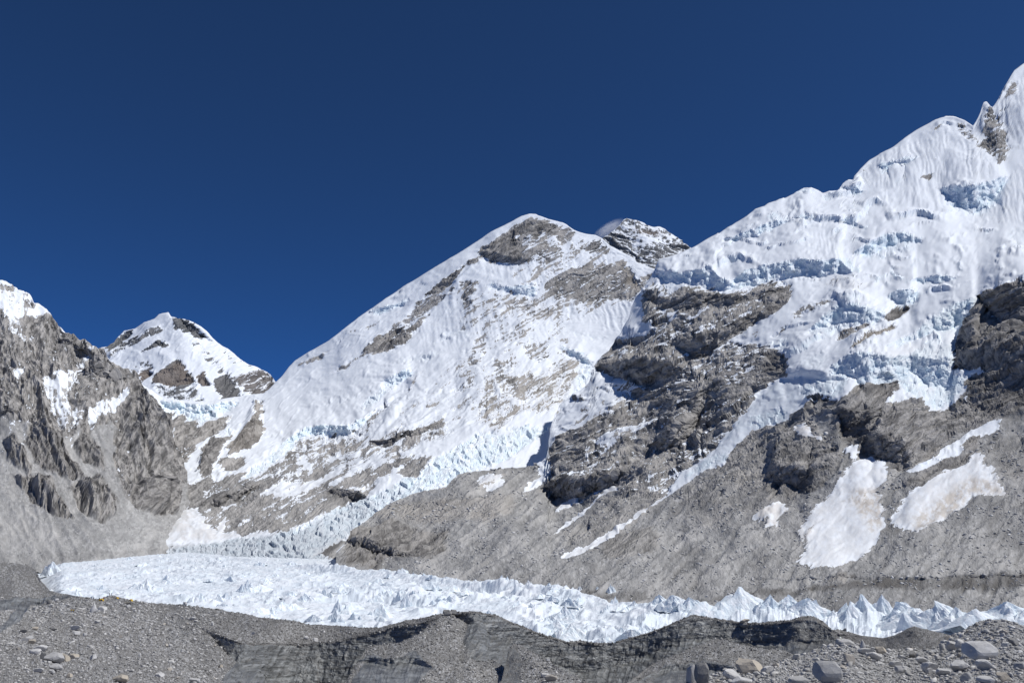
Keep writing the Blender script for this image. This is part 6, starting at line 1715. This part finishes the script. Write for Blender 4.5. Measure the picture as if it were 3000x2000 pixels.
def child(nm, me, par, loc=(0, 0, 0), rot=(0, 0, 0), sc=(1, 1, 1)):
    o = bpy.data.objects.new(nm, me)
    COL.objects.link(o)
    o.parent = par
    o.location = loc
    o.rotation_euler = rot
    o.scale = sc
    return o


me_fly = dome('fly', 1.25, 1.05, 1.25, M_YEL, a0=0, a1=2 * math.pi, seg=24)
me_door = dome('door', 0.62, 0.30, 0.98, M_BLK)


def pole_mesh():
    me = bpy.data.meshes.new('pole')
    V, F = [], []
    for k in range(13):
        a = math.pi * k / 12
        c_, s_ = math.cos(a), math.sin(a)
        for dx, dy in ((0.03, 0.03), (-0.03, 0.03), (-0.03, -0.03), (0.03, -0.03)):
            V.append((1.27 * c_ * (1 + dx / 2), dy, 1.27 * s_ * (1 + dx)))
    for k in range(12):
        for q_ in range(4):
            F.append((k * 4 + q_, k * 4 + (q_ + 1) % 4, k * 4 + 4 + (q_ + 1) % 4, k * 4 + 4 + q_))
    me.from_pydata(V, [], F)
    me.materials.append(M_BLK)
    return me


me_pole = pole_mesh()


def tent(px, pyb, sc, rot, lab):
    P, nn_, Y = surf_at(gF, px, pyb)
    r = bpy.data.objects.new('tent', None)
    COL.objects.link(r)
    r.location = tuple(P + np.array((0, 0, -0.05)))
    r.rotation_euler = (0, 0, rot)
    r.scale = (sc, sc, sc)
    tag(r, lab, 'tent', 'tents of the camp')
    child('fly', me_fly, r)
    child('door', me_door, r, (-0.15, -0.82, 0.02), (math.radians(-14), 0, math.pi))
    for a in (0.8, -0.8):
        child('pole', me_pole, r, (0, 0, 0), (0, 0, a))
    return r


tent(297, 1757, 1.05, 0.6, 'yellow dome tent with a dark side, next to the red figure in the camp')
tent(343, 1752, 0.75, -0.3, 'small yellow tent on the right side of the camp knoll')
tent(384, 1760, 0.95, 0.2, 'yellow tent standing apart at the right, above the table rock')


def person_mesh(seed, jacket, legs, pose):
    """one continuous skinned figure, 1.72 m tall"""
    bm = bmesh.new()
    sk = bm.verts.layers.skin.verify()
    J = {}

    def v(nm, co, rad):
        J[nm] = bm.verts.new(co)
        J[nm][sk].radius = rad
    st = pose
    v('pelvis', (0, 0, 0.92), (0.15, 0.115))
    v('waist', (0, 0, 1.08), (0.145, 0.11))
    v('chest', (0, -0.01, 1.30), (0.175, 0.125))
    v('neckb', (0, 0, 1.44), (0.085, 0.075))
    v('neck', (0, 0, 1.50), (0.06, 0.06))
    v('head', (0, -0.015, 1.60), (0.098, 0.112))
    v('crown', (0, -0.01, 1.69), (0.07, 0.08))
    E = [('pelvis', 'waist'), ('waist', 'chest'), ('chest', 'neckb'), ('neckb', 'neck'), ('neck', 'head'), ('head', 'crown')]
    for sgn, s_ in (('l', -1), ('r', 1)):
        f = st * s_
        v('sh' + sgn, (0.19 * s_, 0, 1.39), (0.08, 0.075))
        v('el' + sgn, (0.27 * s_, 0.02 + 0.08 * f, 1.12), (0.058, 0.058))
        v('wr' + sgn, (0.27 * s_, -0.10 + 0.12 * f, 0.90), (0.042, 0.042))
        v('ha' + sgn, (0.265 * s_, -0.13 + 0.12 * f, 0.82), (0.045, 0.03))
        v('fi' + sgn, (0.26 * s_, -0.15 + 0.12 * f, 0.75), (0.028, 0.02))
        v('hi' + sgn, (0.10 * s_, 0, 0.86), (0.105, 0.105))
        v('kn' + sgn, (0.115 * s_, -0.03 - 0.16 * f, 0.48), (0.072, 0.075))
        v('an' + sgn, (0.12 * s_, 0.03 - 0.20 * f, 0.10), (0.052, 0.055))
        v('to' + sgn, (0.13 * s_, -0.13 - 0.20 * f, 0.04), (0.05, 0.04))
        E += [('chest', 'sh' + sgn), ('sh' + sgn, 'el' + sgn), ('el' + sgn, 'wr' + sgn), ('wr' + sgn, 'ha' + sgn), ('ha' + sgn, 'fi' + sgn), ('pelvis', 'hi' + sgn), ('hi' + sgn, 'kn' + sgn), ('kn' + sgn, 'an' + sgn), ('an' + sgn, 'to' + sgn)]
    for a, b in E:
        bm.edges.new((J[a], J[b]))
    J['pelvis'][sk].use_root = True
    me = bpy.data.meshes.new('person')
    bm.to_mesh(me)
    bm.free()
    tmp = bpy.data.objects.new('person', me)
    COL.objects.link(tmp)
    tmp.modifiers.new('skin', 'SKIN')
    sb = tmp.modifiers.new('sub', 'SUBSURF')
    sb.levels = 1
    dg = bpy.context.evaluated_depsgraph_get()
    dg.update()
    out = bpy.data.meshes.new_from_object(tmp.evaluated_get(dg))
    bpy.data.objects.remove(tmp)
    out.materials.clear()
    for m_ in (jacket, legs, M_SKIN, M_BLK):
        out.materials.append(m_)
    for p in out.polygons:
        z_ = p.center.z
        x_ = abs(p.center.x)
        p.material_index = 2 if (1.50 < z_ < 1.64 and p.center.y < 0.02) or (z_ < 0.86 and x_ > 0.2) else 3 if z_ > 1.5 or z_ < 0.09 else 0 if z_ > 0.9 or x_ > 0.2 else 1
        p.use_smooth = True
    return out


PM_ = {'dark': person_mesh(1, M_GRY, M_BLK, 0.3), 'stride': person_mesh(2, M_BLK, M_GRY, 1.0), 'red': person_mesh(3, M_RED, M_BLK, 0.2), 'blue': person_mesh(4, M_BLUE, M_BLK, -0.6)}
bmp = bmesh.new()
bmesh.ops.create_cube(bmp, size=1.0)
bmesh.ops.bevel(bmp, geom=bmp.edges[:] + bmp.verts[:], offset=0.2, segments=2, affect='EDGES')
me_pack = bpy.data.meshes.new('backpack')
bmp.to_mesh(me_pack)
bmp.free()
me_pack.materials.append(M_YEL)


def person(px, pyb, kind, rot, lab, pack=False):
    P, nn_, Y = surf_at(gF, px, pyb)
    o = bpy.data.objects.new('person', PM_[kind])
    COL.objects.link(o)
    o.location = tuple(P)
    o.rotation_euler = (0, 0, rot)
    tag(o, lab, 'person', 'people at the camp')
    if pack:
        child('backpack', me_pack, o, (0, 0.2, 1.24), (0, 0, 0), (0.36, 0.26, 0.55))


person(321, 1742, 'dark', 0.3, 'person in dark clothes standing on top of the camp knoll, left one')
person(325.5, 1742, 'stride', -0.4, 'person in black standing on top of the camp knoll, right one')
person(275, 1757, 'stride', 0.9, 'person in dark clothes walking left of the tents, nearer the tents', True)
person(281, 1757, 'dark', 2.2, 'person in grey walking between the pair and the yellow dome tent')
person(266, 1756, 'blue', 1.2, 'person in dark blue at the left end of the camp')
person(289, 1757, 'dark', 0.1, 'person in grey close beside the left wall of the yellow dome tent')
person(304, 1755, 'red', -0.2, 'person in a red jacket beside the yellow dome tent')
person(313, 1751, 'blue', 0.5, 'person in dark blue on the slope of the camp knoll')
person(208.5, 1800, 'stride', 3.3, 'person with a yellow pack on the rubble below the camp, left of a pair', True)
person(215.5, 1800, 'stride', 3.0, 'person with a yellow pack on the rubble below the camp, right of a pair', True)

# ------------------------------------------------------------------ wind-blown snow at the far summit
T = NT('blowing_snow')
tco = T.n('ShaderNodeTexCoord')
mp = T.n('ShaderNodeMapping', {'Vector': tco.outputs['Object'], 'Rotation': (0, 0.6, 0), 'Scale': (1.0, 1.0, 3.2)})
nn1 = T.noise(mp.outputs[0], 1.6, 4, 0.6, 0.5)
ln = T.n('ShaderNodeVectorMath', {0: tco.outputs['Object']}, operation='LENGTH')
fall = T.rng(ln.outputs['Value'], 0.0, 0.97, 1.0, 0.0)
dens = T.math('MULTIPLY', T.math('MULTIPLY', T.rng(nn1, 0.33, 0.62), fall), 0.022)
pv = T.n('ShaderNodeVolumePrincipled', {'Color': rgb(0.96, 0.97, 1.0), 'Density': dens, 'Anisotropy': 0.2})
T.n('ShaderNodeOutputMaterial', {'Volume': pv.outputs[0]})
for pts in [((1786, 672), 66, 22, -0.55)]:
    (px, py), rx, rz, ro = pts
    x, y, z_ = unproject(np.float64(px), np.float64(py), np.float64(8950))
    m = 8950 / FPX
    bm = bmesh.new()
    bmesh.ops.create_icosphere(bm, subdivisions=3, radius=1.0)
    me = bpy.data.meshes.new('snow_plume')
    bm.to_mesh(me)
    bm.free()
    me.materials.append(T.m)
    o = bpy.data.objects.new('snow_plume', me)
    COL.objects.link(o)
    o.location = (float(x), 9050, float(z_) * 9050 / 8950)
    o.scale = (rx * m, 170, rz * m)
    o.rotation_euler = (0, ro, 0)
    tag(o, 'wind-blown snow plume trailing from the far summit' if rx > 40 else 'thin blown snow along the right crest of the far summit', kind='stuff')

# ------------------------------------------------------------------ labels of the many alike things, by their nearest landmark
bpy.context.view_layer.update()
ORD = ['closest', 'second closest', 'third closest', 'fourth closest', 'fifth closest', 'sixth closest', 'seventh closest', 'eighth closest', 'ninth closest', 'tenth closest', 'eleventh closest', 'twelfth closest']


def short_ref(l):
    for w_ in (',', ' with ', ' beside ', ' near ', ' at ', ' left of ', ' right of ', ' below ', ' above ', ' leaning on ', ' in the ', ' on the ', ' behind ', ' against ', ' falling ', ' between ', ' where ', ' half ', ' cut ', ' just ', ' directly ', ' among ', ' among ', ' to the ', ' tilted ', ' sloping ', ' leaning ', ' right beside ', ' close '):
        if w_ in l:
            l = l.split(w_)[0]
    return l


def label_by_landmark(objs, named, noun):
    refs = [(short_ref(o['label']), project(o.location)) for o in named]
    cnt = {}
    for r_, _ in refs:
        cnt[r_] = cnt.get(r_, 0) + 1
    refs = [(r_, q_) for r_, q_ in refs if cnt[r_] == 1 and 2 <= len(r_.split()) <= 7]
    grp = {}
    for o in objs:
        x, y = project(o.location)
        d, r_, q_ = min(((math.hypot(x - q_[0], y - q_[1]), r_, q_) for r_, q_ in refs), key=lambda t_: t_[0])
        dx, dy = x - q_[0], y - q_[1]
        side = ('right of' if dx > 0 else 'left of') if abs(dx) > abs(dy) else ('below' if dy > 0 else 'above')
        grp.setdefault((r_, side), []).append((d, o))
    for (r_, side), lst in grp.items():
        lst.sort(key=lambda t_: t_[0])
        for k, (d, o) in enumerate(lst):
            o['label'] = ORD[min(k, len(ORD) - 1)] + ' ' + noun + ' ' + side + ' the ' + r_


tops = [o for o in COL.objects if o.parent is None and 'label' in o.keys()]
label_by_landmark(UNNAMED, [o for o in tops if o.get('category') == 'boulder'], 'smaller boulder')
label_by_landmark(TEETH, [o for o in tops if o.get('category') == 'ice pinnacle'], 'small ice tooth')
